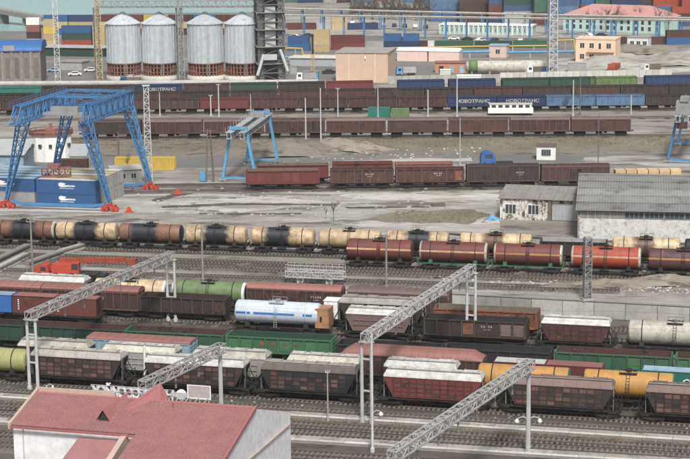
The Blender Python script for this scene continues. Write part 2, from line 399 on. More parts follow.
# retaining wall between the two levels (a line on the image, turned into a line on the ground)
WALLPX = [(-220, 274), (0, 280), (330, 289), (410, 291.5), (690, 306.5), (930, 319)]
WALL = [G(x, y, 0.0) for x, y in WALLPX]
dlow = [tuple(p[:2]) for p in WALL]
sheet('lower_yard_ground', dlow + [(600, 20), (-600, 20)], ZL, GROUND_LOW)
far = [tuple(WALL[0][:2]), (-1500, WALL[0].y), (-1500, 2500), (1500, 2500), (1500, WALL[-1].y)] + [tuple(p[:2]) for p in WALL[::-1][:-1]]
sheet('ground', far, ZU, GROUND_UP)
# wall of precast panels
wroot = None
for i in range(len(WALL) - 1):
    a, ang, L = frame_of(WALL[i], WALL[i+1])
    if i == 0:
        wroot = thing('retaining_wall', 'long grey concrete panel retaining wall between the two yard levels', 'wall', (0,0,0))
    n = max(1, int(L / 4.4)); w = L / n
    for k in range(n):
        mb = MB(); mb.box(0.03, w - 0.03, -0.22, 0.0, ZL, 0.02 - 0.03 * (k % 3))
        mb.box(0.12, w - 0.12, -0.25, -0.22, ZL + 0.1, -0.35)
        p = a + Vector((math.cos(ang), math.sin(ang), 0)) * (k * w)
        o = obj('wall_panel', cached(('wp', i, k % 3), lambda: mb.mesh('wall_panel')), ['darkconcrete' if random.random() < .18 else 'concrete'], wroot, (p.x, p.y, 0), ang)
    mb = MB(); mb.box(0, L, -0.34, 0.12, 0.03, 0.14)
    obj('coping', mb, 'steelgrey', wroot, a, ang)

# ------------------------------------------------------------------ tracks
class Track:
    def __init__(s, a, b, z, x0=-160, x1=860):
        s.a, s.b, s.z = a, b, z
        p = G(0, a, z); q = G(690, a + 690*b, z)
        s.o = p; d = q - p; s.u = Vector((d.x, d.y, 0)).normalized(); s.ang = math.atan2(s.u.y, s.u.x)
        s.w = Vector((-s.u.y, s.u.x, 0))
    def at(s, px, dz=0.0):      # point on the line seen at image column px
        p = G(px, s.a + px * s.b, s.z)
        t = (p - s.o).dot(s.u)
        for _ in range(4):
            q = s.o + s.u * t; x = PX(q)[0]; x2 = PX(q + s.u)[0]
            t += (px - x) / (x2 - x)
        return t
    def pt(s, t, off=0.0, dz=0.0): return s.o + s.u * t + s.w * off + Vector((0, 0, dz))
def lay_track(T, x0, x1, bm=None, bed=True, sleepers=True, bedw=3.6, name='railway_track'):
    t0, t1 = T.at(x0), T.at(x1); L = t1 - t0
    g = T.z - 0.4
    mb = MB()
    h = 0.16
    n = max(2, int(L / 12))
    pr = [(-bedw/2 - .5, 0.0), (-bedw/2, h), (bedw/2, h), (bedw/2 + .5, 0.0)]
    mb.extr(pr, 0, L, 0, caps=True)
    root = obj(name, mb, bm or BALLAST, None, T.pt(t0, 0, -0.4), T.ang); root['kind'] = 'structure'
    for s_ in (-0.76, 0.76):
        m2 = MB(); m2.box(0, L, s_ - 0.04, s_ + 0.04, 0.25, 0.40)
        obj('rail', m2, 'rail', root)
    if sleepers:
        m3 = MB()
        for k in range(int(L / 0.62)):
            x = 0.3 + k * 0.62
            m3.add([(x,-1.3,h-.01),(x+.26,-1.3,h-.01),(x+.26,1.3,h-.01),(x,1.3,h-.01),(x+.02,-1.28,.26),(x+.24,-1.28,.26),(x+.24,1.28,.26),(x+.02,1.28,.26)],
                   [(4,5,6,7),(0,1,5,4),(1,2,6,5),(2,3,7,6),(3,0,4,7)])
        obj('sleepers', m3, 'sleeper', root, kind='stuff')
    return root
TK = Track(101, -.018, RU); TJ = Track(107.5, -.014, RU); TI = Track(114, -.008, RU)
TH = Track(138.5, -.006, RU); TG = Track(192, -.012, RU); TG2 = Track(186.2, -.012, RU)
TF = Track(243.5, .03, RU); TE = Track(252.5, .036, RU)
TD6 = Track(300, .045, RL); TC5 = Track(309.5, .048, RL); TC4 = Track(318, .052, RL)
TD3 = Track(345, .052, RL); TC2 = Track(357.5, .062, RL); TB = Track(368, .060, RL); TA = Track(378.5, .0625, RL)
TA2 = Track(389.5, .0625, RL); T1 = Track(404, .0625, RL); T1b = Track(412, .0625, RL)
TD4 = Track(331, .052, RL)
for T, z in ((TK,0),(TJ,0),(TI,0),(TH,0),(TG,0),(TG2,0)): lay_track(T, -60, 760, sleepers=False)
for T in (TF, TE, TD6, TC5, TC4, TD4, TD3, TC2, TB, TA): lay_track(T, -60, 760, BALLAST_SHADED)
for T in (TA2, T1, T1b): lay_track(T, -60, 760)
TX1 = Track(258.5, .034, RU); TX2 = Track(268.5, .032, RU); TX3 = Track(119, -.004, RU); 
lay_track(TX1, -60, 760); lay_track(TX2, -60, 620); lay_track(TX3, -60, 760, sleepers=False)

# ------------------------------------------------------------------ wagon pieces
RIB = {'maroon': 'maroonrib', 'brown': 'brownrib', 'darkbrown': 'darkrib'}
def mark_mesh():
    q = MB()
    for k in range(5): q.box(-.8+k*.34, -.8+k*.34+.2, -.012, 0, 0, .32)
    q.box(-.4, .5, -.012, 0, -.35, -.22)
    return q.mesh('mark')
def add_mark(root, x, y, z, m='roofgrey'):
    if root.location.y > 420 or int(abs(root.location.x)*10) % 3 == 0: return
    obj('mark', cached('mark', mark_mesh), m, root, (x, y, z))
def bogie_mesh():
    mb = MB()
    for s_ in (-1, 1):
        y = s_ * 1.02
        mb.add([(x, y + d, z) for d in (-.09, .09) for x, z in ((-1.25,.42),(-.95,.62),(.95,.62),(1.25,.42),(.95,.38),(.42,.22),(-.42,.22),(-.95,.38))],
               [tuple(range(8)), tuple(range(15, 7, -1))] + [(i, 8+i, 8+(i+1) % 8, (i+1) % 8) for i in range(8)])
        for x in (-.28, 0, .28): mb.cyl((x, y, .26), (x, y, .60), .10, 6, caps=False)
        for x in (-.93, .93): mb.box(x-.16, x+.16, y-.13, y+.13, .34, .60)
    mb.box(-.25, .25, -1.1, 1.1, .5, .82)
    return mb.mesh('bogie')
def wheelset_mesh():
    mb = MB()
    for s_ in (-1, 1): 
        mb.cyl((0, s_*.72, .475), (0, s_*.86, .475), .475, 16)
        mb.cyl((0, s_*.86, .475), (0, s_*.90, .475), .22, 10)
    mb.cyl((0, -.9, .475), (0, .9, .475), .08, 6)
    return mb.mesh('wheelset')
def bogie_far_mesh():
    mb = MB()
    mb.box(-1.2, 1.2, -1.1, 1.1, .42, .62); mb.box(-.4, .4, -1.1, 1.1, .2, .8)
    for x in (-.93, .93):
        for s_ in (-1, 1): mb.cyl((x, s_*.74, .475), (x, s_*.98, .475), .475, 10)
    return mb.mesh('bogie')
def bogies(root, xs, det):
    for x in xs:
        if det >= 1:
            b = obj('bogie', cached('bogie', bogie_mesh), 'chassis', root, (x, 0, 0))
            for dx in (-.925, .925): obj('wheelset', cached('wheelset', wheelset_mesh), 'wheel', b, (dx, 0, 0))
        else:
            obj('bogie', cached('bogiefar', bogie_far_mesh), 'chassis', root, (x, 0, 0))
def coupler_mesh():
    mb = MB(); mb.box(0, .75, -.13, .13, .92, 1.14); mb.box(.55, .85, -.24, .24, .88, 1.2)
    return mb.mesh('coupler')
def couplers(root, xe):
    m = cached('coupler', coupler_mesh)
    obj('coupler', m, 'chassis', root, (xe, 0, 0)); obj('coupler', m, 'chassis', root, (-xe, 0, 0), math.pi)
def underframe(L, rails=True):
    mb = MB()
    mb.box(-L/2, L/2, -.28, .28, .88, 1.18)
    for s_ in (-1, 1):
        mb.box(-L/2, L/2, s_*1.38-.07, s_*1.38+.07, .98, 1.20)
    mb.box(-L/2, -L/2+.3, -1.45, 1.45, .95, 1.28); mb.box(L/2-.3, L/2, -1.45, 1.45, .95, 1.28)
    for x in (-L/2+2.3, 0, L/2-2.3): mb.box(x-.15, x+.15, -1.35, 1.35, .94, 1.17)
    # brake gear: reservoir, cylinder and rods under the middle
    mb.cyl((-1.2, -.75, .68), (.3, -.75, .68), .24, 10)
    mb.cyl((.8, -.6, .72), (1.5, -.6, .72), .17, 8)
    mb.bar((-L/2+2.6, -.5, .62), (L/2-2.6, -.45, .62), .07)
    return mb.mesh('underframe')
def rod(mb, p, q, r=.045): mb.cyl(p, q, r, 5, caps=False)

# covered hopper wagon with panelled trapezoid sides and a sloped-edge roof
def hopper(T, x0, x1, body, roof, top, label, group, det=2, zt=3.85, ze=4.15, zr=4.60, rows=4, cols=None, slant=1.15, pan=None, ext=1.1, seed=0, side=None, facem=None):
    ta, tb = T.at(x0), T.at(x1); L = tb - ta; c = (ta + tb) / 2
    rnd = random.Random(seed + int(x0 * 3))
    root = thing('hopper_wagon', label, 'hopper wagon', T.pt(c), T.ang, group)
    Lq = round(L * 2) / 2; sx = L / Lq
    Lc = Lq + 2 * ext
    zb = 1.30; W = 1.52
    def body_m():
        mb = MB(); a = Lq/2; b = Lq/2 - slant
        mb.add([(-a,-W,zt),(a,-W,zt),(a,-W,zt-.35),(b,-W,zb),(-b,-W,zb),(-a,-W,zt-.35),
                (-a,W,zt),(a,W,zt),(a,W,zt-.35),(b,W,zb),(-b,W,zb),(-a,W,zt-.35)],
               [(5,4,3,2,1,0),(6,7,8,9,10,11),(0,6,11,5),(5,11,10,4),(4,10,9,3),(3,9,8,2),(2,8,7,1)])
        # discharge hoppers
        for x in ((-Lq*.22, Lq*.22) if Lq > 9 else (-1.6, 1.6)):
            mb.add([(x-1.3,-1.2,zb),(x+1.3,-1.2,zb),(x+1.3,1.2,zb),(x-1.3,1.2,zb),(x-.45,-.8,.55),(x+.45,-.8,.55),(x+.45,.8,.55),(x-.45,.8,.55)],
                   [(0,1,5,4),(1,2,6,5),(2,3,7,6),(3,0,4,7),(4,5,6,7)])
        mb.box(-a, a, -W-.05, -W, zt-.12, zt); mb.box(-a, a, W, W+.05, zt-.12, zt)
        mb.box(-b, b, -W-.06, -W, zb, zb+.14); mb.box(-b, b, W, W+.06, zb, zb+.14)
        return mb.mesh('body')
    bd = obj('body', cached(('hb', Lq, zt, slant), body_m), body, root)
    n = cols or max(4, round((Lq - 2*slant) / .98)); b = Lq/2 - slant
    wcol = 2 * b / n
    hr = (zt - .16 - zb - .16) / rows
    if det >= 2:
        pm = cached(('pan', round(wcol, 2), round(hr, 2)), lambda: (lambda q: (q.box(.07, wcol-.07, -.07, .01, .05, hr-.05), q.mesh('side_panel'))[1])(MB()))
        for sgn in (-1,):
            for i in range(n):
                for j in range(rows):
                    m = facem or body
                    if pan and rnd.random() < pan[1]: m = rnd.choice(pan[0])
                    obj('side_panel', pm, m, root, (-b + i*wcol, sgn*W, zb + .15 + j*hr))
    def ribs_m():
        mb = MB()
        for sgn in (-1, 1):
            for i in range(n + 1):
                x = -b + i * wcol; mb.box(x-.05, x+.05, sgn*W - .15, sgn*W + .15, zb, zt-.1)
            for j in range(1, rows):
                z = zb + .15 + j*hr; mb.box(-b, b, sgn*W-.11, sgn*W+.11, z-.035, z+.035)
            for s2 in (-1, 1): mb.bar((s2*(Lq/2-.02), sgn*(W+.03), zt-.35), (s2*b, sgn*(W+.03), zb), .1)
        return mb.mesh('side_ribs')
    obj('side_ribs', cached(('hr', Lq, zt, n, rows, slant), ribs_m), side or body, root)
    def roof_m():
        mb = MB(); a = Lq/2 + .08; yi = .85
        mb.add([(-a,-W-.08,zt),(a,-W-.08,zt),(a,-W-.02,ze-.12),(a-.25,-yi,zr-.05),(-a+.25,-yi,zr-.05),(-a,-W-.02,ze-.12)], [(0,1,2,5),(5,2,3,4)], 0)
        mb.add([(-a,W+.08,zt),(a,W+.08,zt),(a,W+.02,ze-.12),(a-.25,yi,zr-.05),(-a+.25,yi,zr-.05),(-a,W+.02,ze-.12)], [(1,0,5,2),(2,5,4,3)], 0)
        for s_ in (-1, 1):
            e = s_*a; g = s_*(a-.25)
            mb.add([(e,-W-.08,zt),(e,W+.08,zt),(e,W+.02,ze-.12),(g,yi,zr-.05),(g,-yi,zr-.05),(e,-W-.02,ze-.12)], [(0,1,2,5) if s_ > 0 else (5,2,1,0), (5,2,3,4) if s_ > 0 else (4,3,2,5)], 0)
        mb.add([(-a+.25,-yi,zr-.05),(a-.25,-yi,zr-.05),(a-.25,0,zr),(-a+.25,0,zr),(-a+.25,yi,zr-.05),(a-.25,yi,zr-.05)], [(0,1,2,3),(3,2,5,4)], 1)
        k = int(Lq / 1.4)
        for i in range(1, k):
            x = -a + 2*a*i/k
            mb.bar((x, -W-.05, ze-.1), (x, -yi, zr-.02), .06, 0); mb.bar((x, W+.05, ze-.1), (x, yi, zr-.02), .06, 0)
        return mb.mesh('roof')
    rf = obj('roof', cached(('hrf', Lq, zt, ze, zr), roof_m), [roof, top], root)
    def hatch_m():
        mb = MB(); mb.box(-.75, .75, -.42, .42, 0, .13); mb.box(-.65, .65, -.34, .34, .13, .18)
        mb.box(-.85, -.75, -.5, .5, 0, .2); mb.box(.75, .85, -.5, .5, 0, .2); return mb.mesh('hatch')
    hm = cached('hatch', hatch_m)
    if body == 'wine': add_mark(root, .3, -W-.075, zt-.75, 'roofwhite')
    nh = 4 if Lq > 9 else 3
    for i in range(nh): obj('hatch', hm, top, rf, (-Lq/2 + Lq*(i+.5)/nh, 0, zr-.01))
    walk = MB()
    walk.box(-Lq/2+.2, Lq/2-.2, -.82, -.58, zr+.08, zr+.12)
    obj('roof_walkway', cached(('wk', Lq, zr), lambda: walk.mesh('roof_walkway')), 'roofgrey', rf)
    obj('underframe', cached(('uf', Lc), lambda: underframe(Lc)), 'chassis', root)
    def ends_m():
        mb = MB()
        for s_ in (1,):
            xe = s_*(Lc/2 - .15)
            for y in (-1.3, 1.3):
                rod(mb, (xe, y, 1.2), (s_*(Lq/2-.25), y, zt-.35), .06)
                rod(mb, (s_*(Lq/2-.1), y, zt-.4), (s_*(Lq/2-slant+.5), y, 1.2), .07)
            for y in (-.45, .45): rod(mb, (xe, y, 1.2), (s_*(Lq/2-.5), y, 3.0), .06)
            mb.bar((xe, -1.3, 2.2), (xe, 1.3, 2.2), .06)
            rod(mb, (xe, -1.3, 1.2), (xe, -1.3, 2.2)); rod(mb, (xe, 1.3, 1.2), (xe, 1.3, 2.2))
            mb.cyl((xe - s_*.7, -.9, 1.5), (xe - s_*.7, .2, 1.5), .22, 8)
        return mb.mesh('end_frame')
    for a_ in (0, math.pi): obj('end_frame', cached(('ends', Lq, Lc, zt, slant), ends_m), 'chassis', root, (0,0,0), a_)
    def lad_m():
        mb = MB()
        for y in (-.22, .22): mb.bar((0, y, 1.1), (0, y, zt+.3), .045)
        for k in range(9): mb.bar((0, -.22, 1.3+.32*k), (0, .22, 1.3+.32*k), .035)
        return mb.mesh('ladder')
    lm = cached(('lad', zt), lad_m)
    obj('ladder', lm, 'steelgrey', root, (-Lq/2-.12, -1.0, 0)); obj('ladder', lm, 'steelgrey', root, (Lq/2+.12, -1.0, 0))
    bogies(root, (-Lc/2+1.9, Lc/2-1.9), det)
    couplers(root, Lc/2)
    root.scale = (sx, 1, 1)
    return root

# tank wagon
def tank(T, x0, x1, shell, label, group, det=1, r=1.5, zc=None, stripe=None, endm=None, ring=None, frame='chassis', dome=True, endpanel=None, text=None, straps=True, sty='stripe'):
    ta, tb = T.at(x0), T.at(x1); L = tb - ta; c = (ta + tb) / 2
    root = thing('tank_wagon', label, 'tank wagon', T.pt(c), T.ang, group)
    Lq = round(L * 2) / 2; sx = L / Lq; zc = zc or (1.18 + r)
    def shell_m():
        mb = MB(); a = Lq/2
        mb.lathe_x([(-a+.22, r-.06), (-a+.34, r-.015), (-a+.42, r)] + [(-a+.42+(2*a-.84)*k/8, r) for k in range(1, 8)] + [(a-.42, r), (a-.34, r-.015), (a-.22, r-.06)], 32, zc)
        k = int(Lq / 2.2)
        for i in range(1, k):
            x = -a + 2*a*i/k
            mb.lathe_x([(x-.05, r), (x-.03, r+.014), (x+.03, r+.014), (x+.05, r)], 32, zc)
        return mb.mesh('shell')
    sh = obj('shell', cached(('sh', Lq, r, zc), shell_m), shell, root)
    def end_m():
        mb = MB(); mb.lathe_x([(-.22, r-.06), (-.12, r-.16), (-.05, r-.42), (-.012, r*.5), (0, .001)], 32, zc)
        return mb.mesh('end_cap')
    em = cached(('end', r, zc), end_m)
    obj('end_cap', em, endm or shell, root, (Lq/2, 0, 0)); obj('end_cap', em, endm or shell, root, (-Lq/2, 0, 0), math.pi)
    if ring:
        rm = cached(('ring', r, zc), lambda: (lambda q: (q.lathe_x([(-.42, r+.004), (-.22, r-.04), (-.13, r-.13), (-.09, r-.28), (-.02-.04, r-.36)], 32, zc), q.mesh('end_ring'))[1])(MB()))
        obj('end_ring', rm, ring, root, (Lq/2+.012, 0, 0)); obj('end_ring', rm, ring, root, (-Lq/2-.012, 0, 0), math.pi)
    if stripe:
        def st_m(x0_, x1_, a0, a1):
            mb = MB(); vs = []; n = 5; rr = r + .02
            for i in range(n+1):
                t = a0 + (a1-a0)*i/n
                for x in (x0_, x1_): vs.append((x, -rr*math.cos(t), zc + rr*math.sin(t)))
            mb.add(vs, [(2*i, 2*i+1, 2*i+3, 2*i+2) for i in range(n)], 0, True)
            vs2 = [(x, -y, z) for x, y, z in vs]
            mb.add(vs2, [(2*i+2, 2*i+3, 2*i+1, 2*i) for i in range(n)], 0, True)
            return mb.mesh('stripe')
        for (a, b_, t0, t1) in stripe[1]:
            obj('stripe', cached(('st', Lq, r, a, b_, t0, t1), lambda: st_m(Lq*a, Lq*b_, t0, t1)), stripe[0], root)
    if straps:
        def strap_m():
            mb = MB()
            for x in (0,): mb.lathe_x([(x-.07, r+.005), (x-.07, r+.03), (x+.07, r+.03), (x+.07, r+.005)], 32, zc)
            return mb.mesh('strap')
        for x in (-Lq/2+1.9, Lq/2-1.9): obj('strap', cached(('strap', r, zc), strap_m), 'chassis' if shell != 'whitetank' else shell, root, (x, 0, 0))
    if dome:
        def dome_m():
            mb = MB(); z = zc + r
            mb.cyl((0,0,z-.15), (0,0,z+.28), .36, 14); mb.cyl((0,0,z+.28), (0,0,z+.34), .42, 14)
            mb.cyl((.7,0,z-.1), (.7,0,z+.2), .12, 8)
            return mb.mesh('manhole')
        obj('manhole', cached(('dome', r, zc), dome_m), 'chassis' if shell not in ('whitetank','dirtywhite') else 'steelgrey', root)
        def plat_m():
            mb = MB(); z = zc + r
            for y in (-.75, .75):
                mb.box(-1.05, 1.05, y-.28, y+.28, z-.08, z-.03)
                for x in (-1.05, 0, 1.05): mb.bar((x, y*1.35, z-.06), (x, y*1.35, z+.42), .04)
                mb.bar((-1.05, y*1.35, z+.42), (1.05, y*1.35, z+.42), .04)
            for s_ in (-1, 1):
                for x in (-.2, .2): mb.bar((x, s_*(r+.22), 1.1), (x, s_*(r+.14), zc+.4), .045); mb.bar((x, s_*(r+.14), zc+.4), (x, s_*.95, z-.05), .045)
                for k in range(9):
                    zz = 1.3+.32*k; yy = r+.2 if zz < zc+.4 else max(.95, r+.14-(zz-zc-.4)*.6)
                    mb.bar((-.2, s_*yy, zz), (.2, s_*yy, zz), .035)
            return mb.mesh('platform_ladder')
        obj('platform_ladder', cached(('pl', r, zc), plat_m), 'chassis' if shell not in ('whitetank',) else 'galv', root)
    def fr_m():
        mb = MB()
        Lc = Lq + .5
        mb.box(-Lc/2, Lc/2, -.3, .3, .88, 1.16)
        for s_ in (-1, 1):
            mb.box(-Lc/2, Lc/2, s_*1.3-.05, s_*1.3+.05, 1.0, 1.18) if s_ else None
        for x in (-Lq/2+1.9, Lq/2-1.9):
            mb.add([(x-.35,-1.35,.98),(x+.35,-1.35,.98),(x+.35,1.35,.98),(x-.35,1.35,.98),(x-.25,-1.2,zc-.75),(x+.25,-1.2,zc-.75),(x+.25,1.2,zc-.75),(x-.25,1.2,zc-.75)],
                   [(0,1,5,4),(1,2,6,5),(2,3,7,6),(3,0,4,7),(4,5,6,7),(3,2,1,0)])
        mb.box(-Lc/2, -Lc/2+.28, -1.4, 1.4, .95, 1.3); mb.box(Lc/2-.28, Lc/2, -1.4, 1.4, .95, 1.3)
        mb.cyl((-1.0,-.7,.68), (.5,-.7,.68), .22, 8); mb.bar((-Lq/2+2.6,-.5,.6), (Lq/2-2.6,-.5,.6), .06)
        for s_ in (-1, 1):
            for y in (-1.3, 1.3): rod(mb, (s_*(Lc/2-.14), y, 1.3), (s_*(Lc/2-.14), y, 2.0), .03)
            mb.bar((s_*(Lc/2-.14), -1.3, 2.0), (s_*(Lc/2-.14), 1.3, 2.0), .045)
        return mb.mesh('underframe')
    obj('underframe', cached(('tf', Lq, zc), fr_m), frame, root)
    bogies(root, (-Lq/2+1.75, Lq/2-1.75), det)
    couplers(root, Lq/2 + .25)
    if endpanel:
        mb = MB(); mb.box(Lq/2-.5, Lq/2+1.5, -1.35, 1.35, 1.3, 4.1); mb.box(Lq/2+.2, Lq/2+.5, -1.40, -1.35, 2.2, 3.0, 1)
        obj('valve_cabinet', mb, [endpanel, 'black'], root)
    root.scale = (sx, 1, 1)
    return root

# open gondola
def gondola(T, x0, x1, body, label, group, det=1, h=2.15, load=None, n=8, rim=None, patches=None, text=None, inner=None, z0=1.25):
    ta, tb = T.at(x0), T.at(x1); L = tb - ta; c = (ta + tb) / 2
    root = thing('gondola_wagon', label, 'gondola wagon', T.pt(c), T.ang, group)
    Lq = round(L * 2) / 2; sx = L / Lq; a = Lq/2; W = 1.5; zt = z0 + h
    rnd = random.Random(int(x0*7+5))
    def wall_m():
        mb = MB(); mb.box(-a, a, -.04, .04, z0, zt)
        mb.box(-a, a, -.20, .06, zt-.14, zt+.02); mb.box(-a, a, -.12, .04, z0-.05, z0+.16)
        if det < 2:
            for i in range(n+1):
                x = -a + .1 + (2*a-.2)*i/n; mb.box(x-.08, x+.08, -.2, -.04, z0, zt-.1, 1)
        return mb.mesh('side_wall')
    wm = cached(('gw', Lq, h, z0, det, n), wall_m)
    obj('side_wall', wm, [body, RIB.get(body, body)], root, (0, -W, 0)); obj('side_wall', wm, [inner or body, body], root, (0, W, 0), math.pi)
    if body in RIB: add_mark(root, Lq*.12, -W-.06, z0+h*.6)
    if det >= 2:
        pm = cached(('gpost', h, z0), lambda: (lambda q: (q.box(-.09, .09, -.22, -.04, z0, z0+h-.1), q.box(-.14, .14, -.16, -.04, z0, z0+.35), q.mesh('side_post'))[2])(MB()))
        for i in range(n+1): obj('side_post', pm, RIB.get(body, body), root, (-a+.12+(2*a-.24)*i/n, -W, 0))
        wp = (2*a-.24)/n
        pl = cached(('gpl', round(wp,2), h), lambda: (lambda q: (q.box(.16, wp-.16, -.07, -.035, .32, h*.9-.12), q.bar((.2,-.085,.4),(wp-.2,-.085,h*.86-.1),.035) if False else None, q.mesh('side_panel'))[2])(MB()))
        for i in range(n):
            m = body
            if patches and rnd.random() < patches[1]: m = rnd.choice(patches[0])
            obj('side_panel', pl, m, root, (-a+.12+wp*i, -W, z0))
    def end_m():
        mb = MB(); mb.box(-.05, .05, -W, W, z0, zt); mb.box(-.06, .12, -W-.02, W+.02, zt-.14, zt+.03)
        for z in (z0+.5, z0+1.1, z0+1.6):
            if z < zt-.2: mb.box(.05, .12, -W+.05, W-.05, z-.06, z+.06)
        for y in (-1.0, 0, 1.0): mb.box(.05, .14, y-.07, y+.07, z0, zt-.14)
        for y in (-W, W): mb.box(-.08, .14, y-.07, y+.07, z0, zt+.02)
        return mb.mesh('end_wall')
    em = cached(('ge', h, z0), end_m)
    obj('end_wall', em, body, root, (a, 0, 0)); obj('end_wall', em, body, root, (-a, 0, 0), math.pi)
    fl = MB(); fl.box(-a+.05, a-.05, -W+.05, W-.05, z0-.1, z0+.05)
    obj('floor', cached(('gf', Lq, z0), lambda: fl.mesh('floor')), load or 'oreload', root)
    if load:
        def ld():
            r2 = random.Random(3); mb = MB(); nx, ny = 26, 7; vs = []
            for i in range(nx+1):
                for j in range(ny+1):
                    e = min(i, nx-i, 3)/3; e2 = min(j, ny-j, 2)/2
                    vs.append((-a+.08+(2*a-.16)*i/nx, -W+.08+(2*W-.16)*j/ny, z0 + h*.55 + .35*e*e2 + r2.uniform(-.06,.08)))
            mb.add(vs, [(i*(ny+1)+j, (i+1)*(ny+1)+j, (i+1)*(ny+1)+j+1, i*(ny+1)+j+1) for i in range(nx) for j in range(ny)])
            return mb.mesh('load')
        obj('load', cached(('gl', Lq, h, z0), ld), load, root, kind='stuff')
    obj('underframe', cached(('uf', Lq+.1), lambda: underframe(Lq+.1)), 'chassis', root)
    bogies(root, (-a+2.1, a-2.1), min(det, 1))
    couplers(root, a)
    if text: lettering(text, 1.2, 'dirtywhite', root, (0.3, -W-.215, z0 + h*.52), sx=1.15, depth=.01)
    root.scale = (sx, 1, 1)
    return root

# boxcar with ribbed sides and an arched, segmented roof
def boxcar(T, x0, x1, body, roof, label, group, det=1, zt=3.85, zr=4.55, hip=0.0, n=None, doorm=None, diag=False, flat=False, z0=1.2):
    ta, tb = T.at(x0), T.at(x1); L = tb - ta; c = (ta + tb) / 2
    root = thing('boxcar', label, 'boxcar', T.pt(c), T.ang, group)
    Lq = round(L * 2) / 2; sx = L / Lq; a = Lq/2; W = 1.5
    n = n or max(6, int(Lq/1.25))
    mb = MB(); mb.box(-a, a, -W, W, z0, zt)
    obj('body', cached(('bx', Lq, zt, z0), lambda: mb.mesh('body')), body, root)
    if det >= 2:
        pm = cached(('bpost', zt, z0), lambda: (lambda q: (q.box(-.07, .07, -.15, 0, z0, zt-.05), q.mesh('side_post'))[1])(MB()))
        for i in range(n+1):
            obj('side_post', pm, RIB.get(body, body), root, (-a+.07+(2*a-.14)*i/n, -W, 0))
    def rb():
        q = MB()
        for s_ in (-1, 1):
            for i in range(n+1):
                if s_ < 0 and det >= 2: break
                x = -a+.07+(2*a-.14)*i/n; q.box(x-.07, x+.07, s_*W-.14, s_*W+.14, z0, zt-.05)
            q.box(-a, a, s_*W-.11, s_*W+.11, zt-.14, zt+.0); q.box(-a, a, s_*W-.11, s_*W+.11, z0-.04, z0+.14)
            if diag:
                for i in range(0, n, 2):
                    x = -a+.07+(2*a-.14)*i/n; x2 = x+(2*a-.14)/n
                    q.bar((x, s_*(W+.04), zt-.2), (x2, s_*(W+.04), z0+.2), .1)
                    x3 = x2+(2*a-.14)/n; q.bar((x2, s_*(W+.04), z0+.2), (min(x3, a), s_*(W+.04), zt-.2), .1)
        for s_ in (-1, 1):
            for k in range(5):
                z = z0+.3+k*(zt-z0-.4)/5; q.box(s_*a-.06, s_*a+.06, -W+.05, W-.05, z, z+.12)
            for y in (-W+.06, 0, W-.06): q.box(s_*a-.08, s_*a+.08, y-.06, y+.06, z0, zt)
        return q.mesh('side_ribs')
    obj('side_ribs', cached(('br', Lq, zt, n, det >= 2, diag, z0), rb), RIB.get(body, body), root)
    if body in RIB: add_mark(root, Lq*.24, -W-.02, z0+1.6)
    dm = MB(); dm.box(-1.1, 1.1, -W-.13, -W, z0+.1, zt-.15); 
    for k in range(4): dm.box(-1.0, 1.0, -W-.17, -W-.13, z0+.4+k*.55, z0+.5+k*.55)
    obj('door', cached(('bd', zt, z0), lambda: dm.mesh('door')), doorm or body, root)
    def rf():
        q = MB(); ns = 10; hgt = zr - zt
        prof = []
        for i in range(ns+1):
            t = math.pi*i/ns; y = -(W+.08)*math.cos(t); prof.append((y, zt + hgt*math.sin(t)**.8 if not flat else zt + hgt*min(1, math.sin(t)*2)))
        segs = [(-a-.05, a+.05)]
        if hip:
            vs = []
            xs = [(-a-.05, 0.12), (-a+hip, 1.0), (a-hip, 1.0), (a+.05, 0.12)]
            for x, f in xs:
                for y, z in prof: vs.append((x, y, zt + (z-zt)*f))
            m_ = ns+1
            q.add(vs, [(i*m_+j, (i+1)*m_+j, (i+1)*m_+j+1, i*m_+j+1) for i in range(3) for j in range(ns)], 0, True)
        else:
            q.extr(prof, -a-.05, a+.05, 0, caps=True, smooth=True)
        k = n
        for i in range(1, k):
            x = -a + 2*a*i/k
            if hip and (x < -a+hip or x > a-hip): continue
            for j in range(ns): q.bar((x, prof[j][0], prof[j][1]+.015), (x, prof[j+1][0], prof[j+1][1]+.015), .06)
        return q.mesh('roof')
    obj('roof', cached(('brf', Lq, zt, zr, n, hip, flat), rf), roof, root)
    obj('underframe', cached(('uf', Lq+.1), lambda: underframe(Lq+.1)), 'chassis', root)
    bogies(root, (-a+2.1, a-2.1), min(det, 1))
    couplers(root, a)
    root.scale = (sx, 1, 1)
    return root

def flatcar(T, x0, x1, label, group, m='chassis', det=1):
    ta, tb = T.at(x0), T.at(x1); L = tb - ta; c = (ta + tb) / 2
    root = thing('flat_wagon', label, 'flat wagon', T.pt(c), T.ang, group)
    Lq = round(L * 2) / 2; a = Lq/2
    mb = MB(); mb.box(-a, a, -1.4, 1.4, 1.18, 1.26)
    for i in range(int(Lq/1.5)): mb.box(-a+.5+i*1.5, -a+.62+i*1.5, -1.45, 1.45, 1.0, 1.18)
    obj('deck', mb, m, root)
    obj('underframe', cached(('uf', Lq+.1), lambda: underframe(Lq+.1)), m, root)
    bogies(root, (-a+2.1, a-2.1), det); couplers(root, a)
    root.scale = (L/Lq, 1, 1)
    return root

